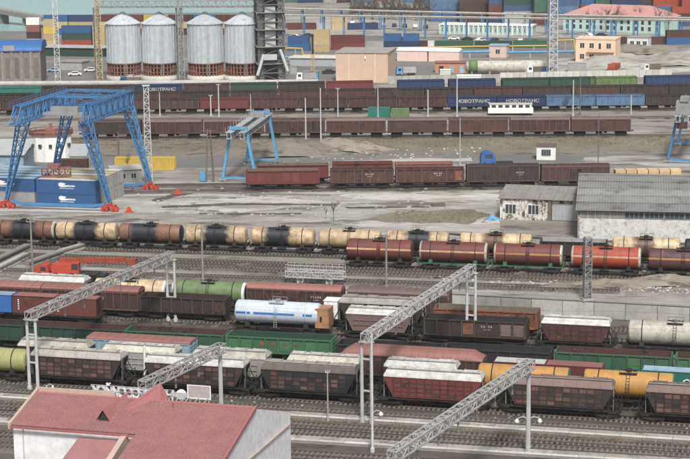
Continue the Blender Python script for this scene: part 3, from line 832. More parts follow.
# shipping container with corrugated sides
def cont_mesh(L, Hc, part, cor=True):
    W = 2.44; mb = MB()
    if part == 'body':
        def corr(y, s_):
            n = int(L / .28); prof = []
            for i in range(n):
                x = .1 + (L-.2)*i/n; p = (L-.2)/n
                prof += [(x, y), (x+p*.25, y), (x+p*.5, y - s_*.036), (x+p*.75, y - s_*.036)]
            prof.append((L-.1, y))
            vs = []
            for (x, yy) in prof: vs += [(x, yy, .12), (x, yy, Hc-.1)]
            mb.add(vs, [(2*i, 2*i+2, 2*i+3, 2*i+1) if s_ < 0 else (2*i, 2*i+1, 2*i+3, 2*i+2) for i in range(len(prof)-1)])
        if cor: corr(.03, -1); corr(W-.03, 1)
        else: mb.box(.05, L-.05, .03, W-.03, .1, Hc-.1)
        mb.box(.05, L-.05, .04, W-.04, Hc-.06, Hc-.015)
        n = int(L/.6)
        for i in range(n): x = .3+(L-.6)*i/n; mb.box(x, x+.3, .1, W-.1, Hc-.015, Hc+.0)
        mb.box(.03, .06, .05, W-.05, .1, Hc-.05)
        mb.box(.05, L-.05, .05, W-.05, .1, .14)
    elif part == 'frame':
        for x in (0, L-.12):
            for y in (0, W-.12): mb.box(x, x+.12, y, y+.12, 0, Hc)
        for y in (0, W-.1): mb.box(.12, L-.12, y, y+.1, 0, .14); mb.box(.12, L-.12, y, y+.08, Hc-.09, Hc-.005)
        for x in (0, L-.12): mb.box(x, x+.12, .12, W-.12, 0, .13); mb.box(x, x+.12, .12, W-.12, Hc-.1, Hc-.005)
    elif part == 'door':
        mb.box(L-.06, L-.02, .12, W-.12, .13, Hc-.1)
        for y in (.4, .85, W-.85, W-.4): mb.cyl((L+.01, y, .15), (L+.01, y, Hc-.12), .025, 5)
        mb.box(L-.03, L+.0, W/2-.02, W/2+.02, .13, Hc-.1)
    elif part == 'far':
        mb.box(0, L, 0, W, 0, Hc)
        for y, s_ in ((0, -1), (W, 1)):
            mb.box(0, L, y-.03 if s_ < 0 else y, y if s_ < 0 else y+.03, 0, .15); mb.box(0, L, y-.03 if s_ < 0 else y, y if s_ < 0 else y+.03, Hc-.12, Hc)
            n = max(4, int(L/1.2))
            for i in range(n+1):
                x = (L-.1)*i/n; mb.box(x, x+.1, y-.03 if s_ < 0 else y, y if s_ < 0 else y+.03, .15, Hc-.12)
        for y in (0, W/2-.05, W-.1): mb.box(L, L+.03, y, y+.1, 0, Hc)
    return mb.mesh('container' if part == 'far' else part)
def container(loc, rz, L, m, label, group, Hc=2.59, near=True, roof=None, sx=1.0, cat='shipping container'):
    if not near:
        o = obj('shipping_container', cached(('cf', L, Hc), lambda: cont_mesh(L, Hc, 'far')), m, None, loc, rz)
        tag(o, label, cat, group)
        if sx != 1.0: o.scale = (sx, 1, 1)
        return o
    root = thing('shipping_container', label, cat, loc, rz, group)
    obj('body', cached(('cb', L, Hc), lambda: cont_mesh(L, Hc, 'body')), m, root)
    obj('frame', cached(('cfr', L, Hc), lambda: cont_mesh(L, Hc, 'frame')), m, root)
    obj('door', cached(('cd', L, Hc), lambda: cont_mesh(L, Hc, 'door')), m, root)
    if roof:
        q = MB(); q.box(.1, L-.1, .1, 2.34, Hc+.002, Hc+.012)
        obj('roof_sheet', cached(('crs', L, Hc), lambda: q.mesh('roof_sheet')), roof, root)
    root.scale = (sx, 1, 1)
    return root
def cont_on(T, x0, x1, L, m, label, group=None, roof=None, Hc=2.59):
    ta, tb = T.at(x0), T.at(x1)
    return container(T.pt(ta, -1.22, 1.27), T.ang, L, m, label, group, Hc, True, roof, (tb-ta)/L)
# ------------------------------------------------------------------ rolling stock, nearest row first
gA = 'wagons in the nearest row'
patA = (['pinkbrown', 'oxide', 'maroon', 'pinkbrown', 'brown', 'midbrown', 'black'], .6)
patB_ = (['pinkbrown', 'maroon', 'brown', 'midbrown', 'midbrown', 'black'], .65)
tank(TA, -62, 30, 'yellowgreen', 'yellow-green tank wagon at the left edge of the nearest row', gA, det=1, r=1.5)
hopper(TA, 37, 125, 'darkbrown', 'roofgrey', 'dirtywhite', 'dark panelled hopper wagon right of the yellow-green tank in the nearest row', gA, pan=(['brown', 'midbrown', 'midbrown', 'pinkbrown'], .8))
hopper(TA, 150, 247, 'darkbrown', 'roofwhite', 'roofwhite', 'hopper wagon with brown patches and pale roof, behind the white letters in the nearest row', gA, pan=patB_)
hopper(TA, 265, 358, 'black', 'roofdark', 'roofgrey', 'blackish hopper wagon with grey roof and reddish patches, left of the bright red-walled hopper', gA, pan=patB_)
hopper(TA, 387, 483, 'wine', 'roofwhite', 'roofwhite', 'wine red hopper wagon with pale roof, cleanest in the nearest row', gA, facem='wine', side='maroon', pan=(['oxide', 'wine', 'maroon'], .25))
hopper(TA, 508, 613, 'darkbrown', 'roofbrown', 'roofbrown', 'dark brown hopper wagon with red square patches beside the white lamp portal post', gA, pan=patA)
hopper(TA, 647, 748, 'darkbrown', 'roofbrown', 'roofbrown', 'dark brown patchy hopper wagon cut by the right edge, nearest row', gA, pan=patA)
gB = 'wagons in the second row'
kw = dict(det=1, zt=3.7, ze=3.95, zr=4.4, rows=3, slant=1.0, ext=.9)
hopper(TB, 24, 92, 'darkbrown', 'dirtywhite', 'dirtywhite', 'short hopper wagon with whitish roof behind the dark hopper at far left', gB, **kw)
hopper(TB, 108, 179, 'greycont', 'dirtywhite', 'roofwhite', 'short grey-sided hopper wagon with cream white roof behind the white pole', gB, **kw)
hopper(TB, 197, 269, 'roofgrey', 'dirtywhite', 'roofwhite', 'short grey hopper wagon with cream roof below the bright green gondola', gB, **kw)
hopper(TB, 291, 361, 'darkbrown', 'dirtywhite', 'roofwhite', 'short hopper wagon with white hatched roof behind the blackish hopper', gB, **kw)
hopper(TB, 387, 458, 'maroon', 'roofwhite', 'roofwhite', 'short hopper wagon with white roof just behind the wine red hopper', gB, **kw)
tank(TB, 478, 570, 'orange', 'amber tank wagon with green end cap, half hidden by the sloping lattice portal', gB, r=1.6, endm='teal')
tank(TB, 583, 674, 'orange', 'amber tank wagon with black-stained manhole, between two dark hoppers at lower right', gB, r=1.6, endm='palegreen')
hopper(TB, 690, 762, 'darkbrown', 'roofwhite', 'roofwhite', 'short hopper wagon barely showing at the right edge of the second row', gB, **kw)
gC2 = 'wagons in the third row'
# slatted blue-white wagon, flat with grey-pink roof
boxcar(TC2, 92, 194, 'paleblue', 'roofpink', 'pale blue and white boxcar with pinkish flat roof and blue ladders at its end', gC2, det=1, zr=4.1, flat=True, doorm='blue')
boxcar(TC2, 345, 484, 'brown', 'roofpink', 'long brown boxcar with rounded segmented roof and sloping ends in the third row', gC2, det=2, hip=1.4, zr=4.9, n=18)
flatcar(TC2, 490, 608, 'flat wagon carrying two red containers behind the amber tanks', gC2)
cont_on(TC2, 495, 546, 6.06, 'wine', 'red container with pale pink roof, left one on its flat wagon', 'red containers', 'roofwhite')
cont_on(TC2, 546.5, 603, 6.06, 'wine', 'red container with pale pink roof, right one on its flat wagon', 'red containers', 'roofpink')
flatcar(TC2, 634, 760, 'flat wagon carrying the teal container at the right edge', gC2)
tc = cont_on(TC2, 642, 744, 12.19, 'teal', 'teal green container with pale roof at the right edge, white letters on its side', None, 'paleblue')
lettering('C', 1.3, 'white', tc, (5.3, -.06, 1.25), depth=.01)
boxcar(TC2, 204, 338, 'darkbrown', 'roofbrown', 'dark boxcar almost hidden behind the pale roofed short hoppers', gC2, det=0, zr=4.2, zt=3.4)  if False else None
gD3 = 'gondolas in the fourth row'
gondola(TD3, -78, 28, 'darkgreen', 'dark green gondola wagon at the left edge of the fourth row', gD3, det=2, inner='darkbrown')
gondola(TD3, 32, 128, 'darkgreen', 'dark green gondola wagon with rusty inside, below the red containers', gD3, det=2, inner='brown', patches=(['green', 'darkgreen'], .5))
gondola(TD3, 130, 227, 'green', 'green gondola wagon with brown inside, behind the pale blue boxcar', gD3, det=2, inner='brown')
gg = gondola(TD3, 230, 334, 'brightgreen', 'bright green gondola wagon with orange emblems, in front of the white tank', gD3, det=2, inner='darkgreen')
for i in (2, 3, 4, 5):
    q = MB(); q.cyl((0, -.012, 0), (0, 0, 0), .32 if i == 2 else .2, 10); q.box(-.34, .34, -.018, -.002, -.07, .07)
    obj('emblem', cached(('emb', i == 2), lambda: q.mesh('emblem')), 'rust', gg, (-6.1+1.56*i+.7, -1.59, 2.55))
gondola(TD3, 340, 442, 'black', 'black gondola wagon between the bright green gondola and the double portal posts', gD3, det=1, inner='black', h=1.7, load='coal')
gondola(TD3, 447, 551, 'black', 'black gondola wagon right of the double portal posts, coal dark inside', gD3, det=1, inner='black', h=1.9)
gondola(TD3, 557, 671, 'green', 'green gondola wagon with rusty inside behind the teal container', gD3, det=2, inner='maroon', rim='paleblue', patches=(['brightgreen'], .3))
gondola(TD3, 676, 780, 'brightgreen', 'green gondola wagon cut by the right edge of the fourth row', gD3, det=2, inner='brown')
gC4 = 'wagons in the fifth row'
flatcar(TC4, -66, 8, 'flat wagon carrying the bright blue container at the left edge', gC4)
cont_on(TC4, -66, 15.5, 12.19, 'brightblue', 'bright blue container at the left edge beside two red ones', None, 'paleblue')
flatcar(TC4, 17, 102, 'flat wagon carrying the pair of brick red containers at left', gC4)
c1 = cont_on(TC4, 16.5, 58, 6.06, 'oxide', 'brick red container with white strip mark, next to the bright blue one', 'brick red containers', 'roofpink')
c2 = cont_on(TC4, 58.5, 100, 6.06, 'oxide', 'brick red container with open side view, right one beside the lattice portal', 'brick red containers', 'roofpink')
c2['label'] = 'brick red container at the right end of the blue and red container trio'
for c_, x in ((c1, .9), (c1, 5.4), (c2, .5)):
    q = MB(); 
    for k in range(6): q.box(-.1, .1, -.01, .0, .5+k*.28, .68+k*.28)
    obj('mark', cached('cmark', lambda: q.mesh('mark')), 'white', c_, (x, -.015, 0))
w = tank(TC4, 237, 321, 'whitetank', 'white tank wagon with blue stripe and brown end cabinet', gC4, r=1.6, zc=3.0, stripe=('bluestripe', [(-.47, -.30, -.02, .17), (-.26, .22, -.02, .17), (.32, .43, -.02, .17)]), endpanel='tanbox')
lettering('LPG', .45, 'bluestripe', w, (3.0, -1.62, 3.15)) if False else None
hopper(TC4, 349, 413, 'roofbrown', 'roofwhite', 'roofwhite', 'short hopper wagon with bright white roof under the double post portal', gC4, **kw)
gondola(TC4, 426, 527, 'darkbrown', 'dark gondola wagon with orange rust panels right of the white roofed hopper', gC4, det=2, inner='black', patches=(['rust', 'oxide', 'roofbrown', 'black'], .5), h=2.3)
hopper(TC4, 543, 610, 'maroon', 'roofwhite', 'roofwhite', 'short maroon hopper wagon with white roof in front of the concrete wall', gC4, **dict(kw, det=2))
tank(TC4, 628, 722, 'dirtywhite', 'dirty white tank wagon by the concrete wall at right edge', gC4, r=1.6)
gC5 = 'wagons in the sixth row'
boxcar(TC5, -52, 45, 'brown', 'roofpink', 'brown boxcar with rounded roof at the left edge of the sixth row', gC5)
boxcar(TC5, 46.5, 142, 'brown', 'roofpink', 'brown boxcar with rounded reddish roof left of the dark gondola', gC5, det=2)
gondola(TC5, 144, 228, 'darkbrown', 'dark brown loaded gondola wagon in front of the green tank', gC5, det=2, load='coal', h=2.2, patches=(['brown'], .3))
flatcar(TC5, 262, 340, 'flat wagon behind the white tank, carrying a white cabin', gC5)
t_ = TC5.at(326)
cb = thing('equipment_cabin', 'small white equipment cabin standing on a flat wagon behind the brown cabinet', 'cabin', TC5.pt(t_, -1.1, 1.28), TC5.ang)
q = MB(); q.box(0, 2.0, 0, 2.2, 0, 2.6); q.box(-.08, 2.08, -.08, 2.28, 2.6, 2.7)
obj('body', q, 'white', cb); q = MB(); q.box(.4, 1.3, -.03, 0, .9, 1.7); q.box(.35, 1.35, -.05, -.03, 1.7, 1.78); obj('hatch_cover', q, 'paleconcrete', cb)
hopper(TC5, 342, 426, 'darkbrown', 'roofgrey', 'roofgrey', 'grey roofed hopper wagon behind the bright white roofed one', gC5, det=1)
gondola(TC5, 436, 538, 'rust', 'rusty orange empty gondola wagon in front of the concrete wall', gC5, det=2, inner='wood', h=2.4)
gD6 = 'wagons along the foot of the wall'
hopper(TD6, 24, 88, 'greycont', 'roofwhite', 'roofwhite', 'pale roofed hopper wagon below the red mobile crane', gD6, **kw)
tank(TD6, 97, 168, 'cream', 'cream tank wagon with dark green end cap behind the lattice portal', gD6, endm='teal', ring='white')
tank(TD6, 174, 247, 'palegreen', 'pale green tank wagon with white ringed end', gD6, endm='darkgreen', ring='white', r=1.6)
boxcar(TD6, 250, 343, 'brown', 'roofpink', 'brown boxcar with diagonal side bracing behind the white tank', gD6, diag=True)
boxcar(TD6, 350, 450, 'brown', 'roofbrown', 'brown boxcar with grey-brown rounded roof beneath the double post portal', gD6)
# --- upper level: tank rows
gE = 'red tank wagons'
E = [(348, 413, 'redtank', 'palestripe', None, None, 'dark red tank wagon with pale stripe, leftmost of the red tanks'),
     (420, 488, 'redtank', 'palestripe', 'wine', 'dirtywhite', 'dark red tank wagon with white ringed end, second of the red tanks'),
     (494, 563, 'redtank', 'stripe', 'palegreen', 'dirtywhite', 'dark red tank wagon with orange stripe and pale green end'),
     (571, 641, 'orangered', 'palestripe', 'palegreen', 'dirtywhite', 'bright orange-red tank wagon with pale stripe, behind the lattice mast'),
     (648, 718, 'purple', 'stripe', None, None, 'purple-brown tank wagon with ochre stripe at the right edge')]
for (a_, b_, m_, st_, em_, rg_, lb_) in E:
    tank(TE, a_, b_, m_, lb_, gE, r=1.62, stripe=(st_, [(-.49, -.03, .10, .28), (.03, .49, .10, .28)] if a_ in (348, 494) else [(-.49, .49, .10, .28)]), endm=em_, ring=rg_, frame='chassisgreen' if a_ in (494, 420) else 'chassis')
gF = 'oil tank wagons in the long stained row'
F = [(-6, 57, 'rustspill', 'dark rusty tank wagon with green and white ringed end at left edge', 'darkgreen', 'dirtywhite'),
     (58, 118, 'creamspill', 'cream tank wagon with black middle, in front of the blue container stack', None, None),
     (121, 183, 'rustspill', 'rust brown tank wagon with black middle, between two cream ones', None, None),
     (187, 247, 'creamspill', 'cream tank wagon with black middle and red marks, behind the single pole', None, None),
     (253, 315, 'creamspill', 'cream tank wagon with very dark middle, left of the whitish one', None, None),
     (320, 381, 'cream', 'whitish cream tank wagon with dark letters, left of the first red tank', None, None),
     (387, 449, 'creamspill', 'cream tank wagon with black middle, mostly hidden behind red tanks', None, None),
     (460, 532, 'rustmid', 'cream tank wagon with rusty middle, behind the second and third red tanks', None, None),
     (612, 680, 'rustmid', 'cream tank wagon with rusty middle below the white warehouse wall', None, None),
     (684, 752, 'black', 'black tank wagon cut by the right edge', None, None)]
for (a_, b_, m_, lb_, em_, rg_) in F:
    tank(TF, a_, b_, m_, lb_, gF, r=1.5, endm=em_ or ('cream' if 'cream' in m_ or m_ == 'rustmid' else m_), ring=rg_, stripe=None)
gondola(TF, 541, 606, 'darkbrown', 'dark gondola wagon between tank wagons below the warehouse', gF, det=1, inner='greycont')
# --- row G beside the portal cranes
gG = 'wagons in the row beside the hut'
gondola(TG, 247, 319, 'wine', 'bright wine red gondola wagon in front of the sky blue crane', gG, det=2, h=2.6, inner='wood', load='oreload')
gondola(TG2, 258, 328, 'wine', 'wine red gondola wagon just behind the bright wine red one', gG, det=1, h=2.6, inner='wood')
gondola(TG, 331, 393, 'maroon', 'dark maroon gondola wagon, second in the row beside the hut', gG, det=2, h=2.6, patches=(['brown', 'oxide'], .3))
gondola(TG, 396, 463, 'maroon', 'maroon gondola wagon with rusty patches, third in the row beside the hut', gG, det=2, h=2.6, patches=(['oxide', 'rust'], .3))
boxcar(TG, 466.5, 538, 'darkbrown', 'darkbrown', 'blackish brown boxcar below the blue truck cab', gG, det=2, zt=4.3, zr=4.5)
boxcar(TG, 541, 608, 'brown', 'maroon', 'brown rounded boxcar disappearing behind the corrugated warehouse roof', gG, det=1, zr=4.4, zt=3.8)
gondola(TG2, 333, 392, 'oxide', 'reddish gondola wagon behind the dark maroon one', gG, det=0, h=2.8, load='oreload')
gondola(TG2, 396, 452, 'roofpink', 'faded gondola wagon with pale load behind the third maroon one', gG, det=0, h=2.6, load='oreload')
flatcar(TG, 612, 690, 'flat wagon loaded with sawn timber above the warehouse roof', gG)
t0, t1 = TG.at(614), TG.at(680); n = 6; wpk = (t1-t0)/n
tb = thing('timber_load', 'six bundles of pale sawn timber stacked on a wagon above the warehouse roof', 'timber stack', TG.pt(t0, 0, 1.27), TG.ang)
for i in range(n):
    q = MB()
    for r_ in range(3):
        for c_ in range(5): q.box(i*wpk+.08, (i+1)*wpk-.08-.03*(r_ % 2), -1.3+c_*.53, -1.3+c_*.53+.49, r_*.62, r_*.62+.57)
    obj('timber_bundle', q, 'timber', tb)
# --- row H
cols = ['darkbrown', 'maroon', 'maroon', 'brown', 'maroon', 'brown', 'maroon', 'maroon', 'maroon', 'maroon']
for i in range(9):
    x = 571 - 61.0 * (8 - i)
    boxcar(TH, x, x + 58.5, cols[i], 'roofbrown' if i % 3 else 'brown', f'maroon boxcar, {ORD[i]} from the left in the row ending above the white hut', 'maroon boxcars above the hut', det=0, zt=3.9, zr=4.45, n=9)
# --- rows I, J, K
I = []
x = 645
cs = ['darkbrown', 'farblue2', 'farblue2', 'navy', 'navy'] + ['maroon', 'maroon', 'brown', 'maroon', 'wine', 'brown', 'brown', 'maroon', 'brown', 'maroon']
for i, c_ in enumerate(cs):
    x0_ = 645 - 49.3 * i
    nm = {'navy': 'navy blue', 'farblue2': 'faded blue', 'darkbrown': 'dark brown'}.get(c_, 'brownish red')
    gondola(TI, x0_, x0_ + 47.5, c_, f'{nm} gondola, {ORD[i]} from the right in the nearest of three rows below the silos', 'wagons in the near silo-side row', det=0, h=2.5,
            text='НОВОТРАНС' if c_ == 'navy' else None, load='oreload' if c_ in ('farblue2', 'darkbrown') else None)
for i in range(15):
    x0_ = -12 + 48.6 * i
    c_ = ['darkbrown', 'maroon', 'darkbrown', 'brown', 'darkbrown', 'darkbrown', 'brown', 'maroon', 'darkbrown'][i % 9]
    gondola(TJ, x0_, x0_ + 46.8, c_, f'dark brown gondola, {ORD[i]} from the left in the middle row below the silos', 'wagons in the middle silo-side row', det=0, h=2.5, inner='darkbrown', load='coal' if i % 3 == 0 else None)
KC = ['teal', 'darkbrown', 'darkbrown', 'navy', 'brown', 'darkgreen', 'darkbrown', 'wine', 'navy', 'navy', 'darkgreen', 'darkgreen', 'palegreen', 'navy', 'darkgreen']
xs = [-4, 43, 90, 137, 184, 231, 279, 327, 398, 449, 502, 549, 590, 645, 693]
for i, (c_, x0_) in enumerate(zip(KC, xs)):
    nm = {'navy': 'navy blue', 'darkgreen': 'dark green', 'palegreen': 'pale green', 'wine': 'dark red', 'teal': 'teal'}.get(c_, 'brown')
    gondola(TK, x0_, x0_ + 45.5, c_, f'{nm} gondola, {ORD[i]} from the left in the farthest row below the silos', 'wagons in the far silo-side row', det=0, h=2.6,
            text='НОВОТРАНС' if c_ in ('navy',) and i in (3,) else None, load='oreload' if c_ == 'palegreen' else None)
# ------------------------------------------------------------------ ground surfaces
psheet('concrete_apron', [(-60,190),(30,186),(130,178),(240,184),(330,192),(498,190),(500,236),(340,226),(200,219),(-60,216)], .006, APRON, jit=.6, sub=5)
psheet('bare_earth', [(-60,143),(330,139),(760,136),(760,151),(330,158),(-60,160)], .008, DIRT, jit=1.2, sub=8)
psheet('grass_verge', [(330,140),(500,138),(760,137),(760,150),(500,152),(330,154)], .012, DRYGRASS, jit=1.0, sub=8)
psheet('grass_verge', [(395,212),(470,209),(492,214),(470,224),(400,222),(360,220)], .014, DRYGRASS, jit=.8, sub=5)
psheet('access_road', [(-60,160),(760,152),(760,160),(-60,171)], .016, ASPH, jit=.4, sub=6)
psheet('pale_ground_patch', [(345,160),(470,158),(478,161),(400,163),(345,163)], .020, SAND, jit=1.2, sub=6)  # irregular sheets, paler than the ground around them
psheet('pale_ground_patch', [(580,158),(690,154),(760,153),(760,164),(668,166),(590,162)], .020, SAND, jit=1.2, sub=6)
psheet('pale_ground_patch', [(346,194),(420,193),(505,194),(500,200),(430,203),(350,199)], .024, SAND, jit=1.5, sub=6)
psheet('pale_ground_patch', [(205,200),(300,196),(335,203),(240,212),(190,210)], .026, SAND, jit=1.5, sub=6)
psheet('crushed_stone_yard', [(500,76),(560,58),(640,56),(700,48),(760,46),(760,72),(690,72),(600,75)], .02, SAND, jit=1.5, sub=6)
psheet('far_road', [(-60,82),(320,80),(500,80),(760,76),(760,60),(300,60),(-60,62)], .010, ASPH, jit=.6, sub=4)
psheet('pale_car_park', [(270,14),(345,15),(445,20),(560,28),(760,34),(760,39),(560,38),(440,38),(286,34)], .014, SAND, jit=.5, sub=4)
psheet('terminal_apron', [(-100,30),(30,32),(110,12),(350,11),(760,26),(760,56),(300,58),(-100,60)], .007, ASPH)
psheet('platform_paving_strip', [(-60,396),(760,446),(760,440),(-60,390)], ZL + .01, PLAT) if False else None
psheet('harbour_water', [(-300,31),(26,31),(42,24),(70,17),(110,13.5),(250,12.5),(268,4),(420,-30),(420,-90),(-300,-90)], .03, WATER)
psheet('grey_gravel_strip', [(-60,250),(760,279),(760,285),(-60,256)], .004, DIRT) if False else None
psheet('pale_gravel_strip', [(200,263),(420,271),(560,279),(556,284),(380,277),(180,268)], .010, SAND, jit=1.0, sub=8)
psheet('pale_gravel_strip', [(430,283),(560,288),(600,291),(560,293),(420,288)], .012, APRON, jit=1.0, sub=8)

# platforms (raised slabs)
def platform(a, b, wpx, label_m, name='platform', h=.35, x0=-80, x1=780):
    p0 = G(0, a, ZL); p1 = G(690, a + 690*b, ZL); ang = math.atan2(p1.y-p0.y, p1.x-p0.x)
    u = Vector((math.cos(ang), math.sin(ang), 0)); q0 = G(345, a + 345*b, ZL); q1 = G(345, a + 345*b + wpx, ZL)
    w = abs((q1 - q0).dot(Vector((-u.y, u.x, 0))))
    T_ = Track(a, b, ZL); ta, tb_ = T_.at(x0), T_.at(x1); L = tb_-ta
    root = None
    n = int(L / 3.0); 
    mb = MB(); mb.box(0, L, -w, 0, 0, h-.02)
    root = obj(name, mb, 'darkconcrete', None, T_.pt(ta), T_.ang); root['kind'] = 'structure'
    q = MB(); q.box(.02, 2.97, -w-.03, -w+.5, h-.03, h+.03)
    e = MB(); e.box(.02, 2.97, -w+.52, -.0, h-.03, h+.012)
    qm, em = q.mesh('edge_slab'), e.mesh('paving_slab')
    for i in range(n):
        obj('edge_slab', qm, 'paleconcrete', root, (i*3.0, 0, 0)); obj('paving_slab', em, PLAT, root, (i*3.0, 0, 0))
platform(395.5, .0625, 4.4, '')
platform(420, .060, 5.0, '')
for k, (a, b) in enumerate(((433, .062), (443, .062))):
    lay_track(Track(a, b, RL), -60, 760)

# ------------------------------------------------------------------ helpers for bar work
def lattice(mb, p, q, w, n, bw=.12, cw=.18, faces=4, w2=None, h=None, m=0):
    """box lattice girder between two points; w across, h the other way"""
    p = Vector(p); q = Vector(q); d = (q-p); L = d.length; d.normalize()
    up = Vector((0,0,1)) if abs(d.z) < .8 else Vector((0,1,0))
    a = d.cross(up).normalized(); b = a.cross(d).normalized(); h = h or w; w2 = w if w2 is None else w2; h2 = h * (w2 / w)
    def c(i, t):
        ww = w + (w2-w)*t; hh = h + (h2-h)*t; s1, s2 = ((-1,-1),(1,-1),(1,1),(-1,1))[i % 4]
        return p + d*(L*t) + a*(ww/2*s1) + b*(hh/2*s2)
    for i in range(4): mb.bar(c(i,0), c(i,1), cw, m)
    for k in range(n):
        t0, t1 = k/n, (k+1)/n
        for i in range(4):
            mb.bar(c(i,t0), c(i+1,t0), bw, m)
            if k % 2 == 0: mb.bar(c(i,t0), c(i+1,t1), bw, m)
            else: mb.bar(c(i+1,t0), c(i,t1), bw, m)
    for i in range(4): mb.bar(c(i,1), c(i+1,1), bw, m)
def pole(px, py, ytop, z, label, r=.14, m='mast', group=None, arm=None, name='pole', lamp=None, cat='pole'):
    p = G(px, py, z); h = ztop(p, ytop)
    root = thing(name, label, cat, p, 0, group)
    q = MB(); q.cyl((0,0,0), (0,0,h), r, 8, 0, r*.65); q.cyl((0,0,0), (0,0,.5), r*1.7, 8)
    obj('shaft', q, m, root)
    if arm:
        q = MB(); 
        for k, (dz, w) in enumerate(arm): q.bar((-w/2, 0, h-dz), (w/2, 0, h-dz), .12); [q.cyl((s_*w/2*.9, 0, h-dz), (s_*w/2*.9, 0, h-dz+.3), .06, 6) for s_ in (-1, 1)]
        obj('crossarm', q, m, root)
    if lamp:
        for k, (dx, zz, rr) in enumerate(lamp):
            q = MB(); s_ = 1 if dx > 0 else -1; pr = None
            for i in range(7):
                t = i/6; pt = Vector((s_*abs(dx)*(1-math.cos(t*math.pi/2)), 0, zz + .9*math.sin(t*math.pi*.72)))
                if pr is not None: q.cyl(pr, pt, .05, 6, caps=False)
                pr = pt
            a_ = obj('lamp_arm', q, m, root)
            g = MB(); g.lathe_z([(.001, -rr), (rr*.7, -rr*.7), (rr, 0), (rr*.7, rr*.7), (.10, rr*.98), (.001, rr*1.3)], 14)
            obj('lamp_globe', g, 'lampglobe', a_, tuple(pr + Vector((0, 0, -rr))))
    return root, h
def mast(px, py, ytop, z, w, label, m='mast', n=12, w2=None, name='lattice_mast'):
    p = G(px, py, z); h = ztop(p, ytop)
    q = MB(); lattice(q, (0,0,0), (0,0,h), w, n, w*.06+.03, w*.09+.04, w2=w2 or w*.6)
    root = thing(name, label, 'mast', p, .15)
    obj('lattice', q, m, root); q = MB(); q.box(-w*.8, w*.8, -w*.8, w*.8, -.05, .3); obj('footing', q, 'concrete', root)
    q = MB(); q.box(-w*.5, w*.5, -w*.5, w*.5, h, h+.15); obj('top_plate', q, m, root)
    return root, h

# ------------------------------------------------------------------ overhead-line portals
def portal(name, far_px, fy, ftop, near_px, nbase_y, label, posts_near=True, h=None, pair=.62, lamps=None, ext=0.0):
    pf = G(far_px, fy, ZL); hf = ztop(pf, ftop)
    pn = G(near_px, nbase_y, ZL)
    d = Vector((pn.x-pf.x, pn.y-pf.y, 0)); L = d.length; ang = math.atan2(d.y, d.x)
    root = thing(name, label, 'line portal', pf, ang)
    q = MB(); lattice(q, (-.6,0,hf-.55), (L+.6,0,hf-.55), .95, int(L/1.35), .09, .15, h=1.05)
    obj('truss', q, 'truss', root)
    q = MB()
    ends = [0] + ([L] if posts_near else [])
    for x in ends:
        leg = MB()
        for y in (-pair, pair):
            leg.cyl((x, y, 0), (x, y, hf-1.1), .24, 10, 0, .19); leg.cyl((x, y, 0), (x, y, .6), .34, 10)
        for zz in (hf*.35, hf*.7): leg.box(x-.08, x+.08, -pair, pair, zz, zz+.2)
        leg.box(x-.3, x+.3, -pair-.3, pair+.3, hf-1.2, hf-1.06)
        obj('post', leg, 'mast', root)
    for k in range(1, int(L/5)):
        iq = MB(); x = k*5.0; iq.bar((x, 0, hf-1.1), (x, 0, hf-2.3), .07); iq.cyl((x, 0, hf-1.9), (x, 0, hf-1.6), .11, 8)
        for j in range(3): iq.cyl((x, 0, hf-2.3-j*.16), (x, 0, hf-2.2-j*.16), .12, 8)
        obj('insulator', iq, 'steelgrey', root)
    return root, pf, pn, hf, ang, L
portal('line_portal', 172, 322, 252, 34, 391, 'grey lattice line portal on double posts, crossing above the red containers')
portal('line_portal', 471, 343, 265, 367, 423, 'grey lattice line portal on double posts in the middle, beside the black gondolas')
pr3 = portal('line_portal', 528, 455, 360, 395, 560, 'lattice line portal sloping to the lower edge beside the two globe lamps', posts_near=False, pair=.05)
pr4 = portal('line_portal', 222, 437, 344, 148, 479, 'lattice line portal dropping behind the white letters on the station roof', posts_near=False, pair=.05)
# lamps on the post of the third portal
for dx, nm in ((-1, 'l'), (1, 'r')):
    rt = pr3[0]
    ca = math.cos(-pr3[4]); sa = math.sin(-pr3[4])
    q = MB(); prv = None; zz = ztop(pr3[1], 424)
    for i in range(8):
        t = i/7; e = dx*1.3*(1-math.cos(t*math.pi/2)); pt = Vector((e*ca, e*sa, zz + .85*math.sin(t*math.pi*.75)))
        if prv is not None: q.cyl(prv, pt, .055, 6, caps=False)
        prv = pt
    a_ = obj('lamp_arm', q, 'mast', rt)
    g = MB(); rr = .27; g.lathe_z([(.001,-rr),(rr*.7,-rr*.7),(rr,0),(rr*.7,rr*.7),(.1,rr*.98),(.001,rr*1.3)], 14)
    obj('lamp_globe', g, 'lampglobe', a_, tuple(prv + Vector((0,0,-rr))))
pole(372.5, 452, 333, ZL, 'slim white lamp post with one globe lamp by the double portal posts', r=.16, lamp=[(1.0, ztop(G(372.5, 452, ZL), 418), .27)], name='lamp_post', cat='lamp post')
pole(328, 421, 370, ZL, 'short slim pole with small head standing on the ballast by the blackish hopper', r=.10, m='concrete', arm=[(.3, .5)])
pole(145.5, 384, 346, ZL, 'short thick white pole in front of the pale grey hopper', r=.26, m='white')
pole(33, 277, 218, ZU, 'grey pole left of the red mobile crane', r=.20, m='darkconcrete', arm=[(.6, 1.4)])
pole(203, 281, 226, ZU, 'grey pole in front of the cream and black tank', r=.20, m='darkconcrete', arm=[(.4, 1.2)])
pole(386.5, 288, 234, ZU, 'grey pole in front of the leftmost red tank', r=.20, m='darkconcrete', arm=[(.4, 1.0)])
mast(587, 300, 238, ZU, 1.0, 'dark grey square lattice mast in front of the orange-red tank', 'steelgrey', 12, 1.0)
pole(251, 118, 94, ZU, 'short pale pole left of the poles above the maroon boxcars', r=.15, m='concrete', group=None)
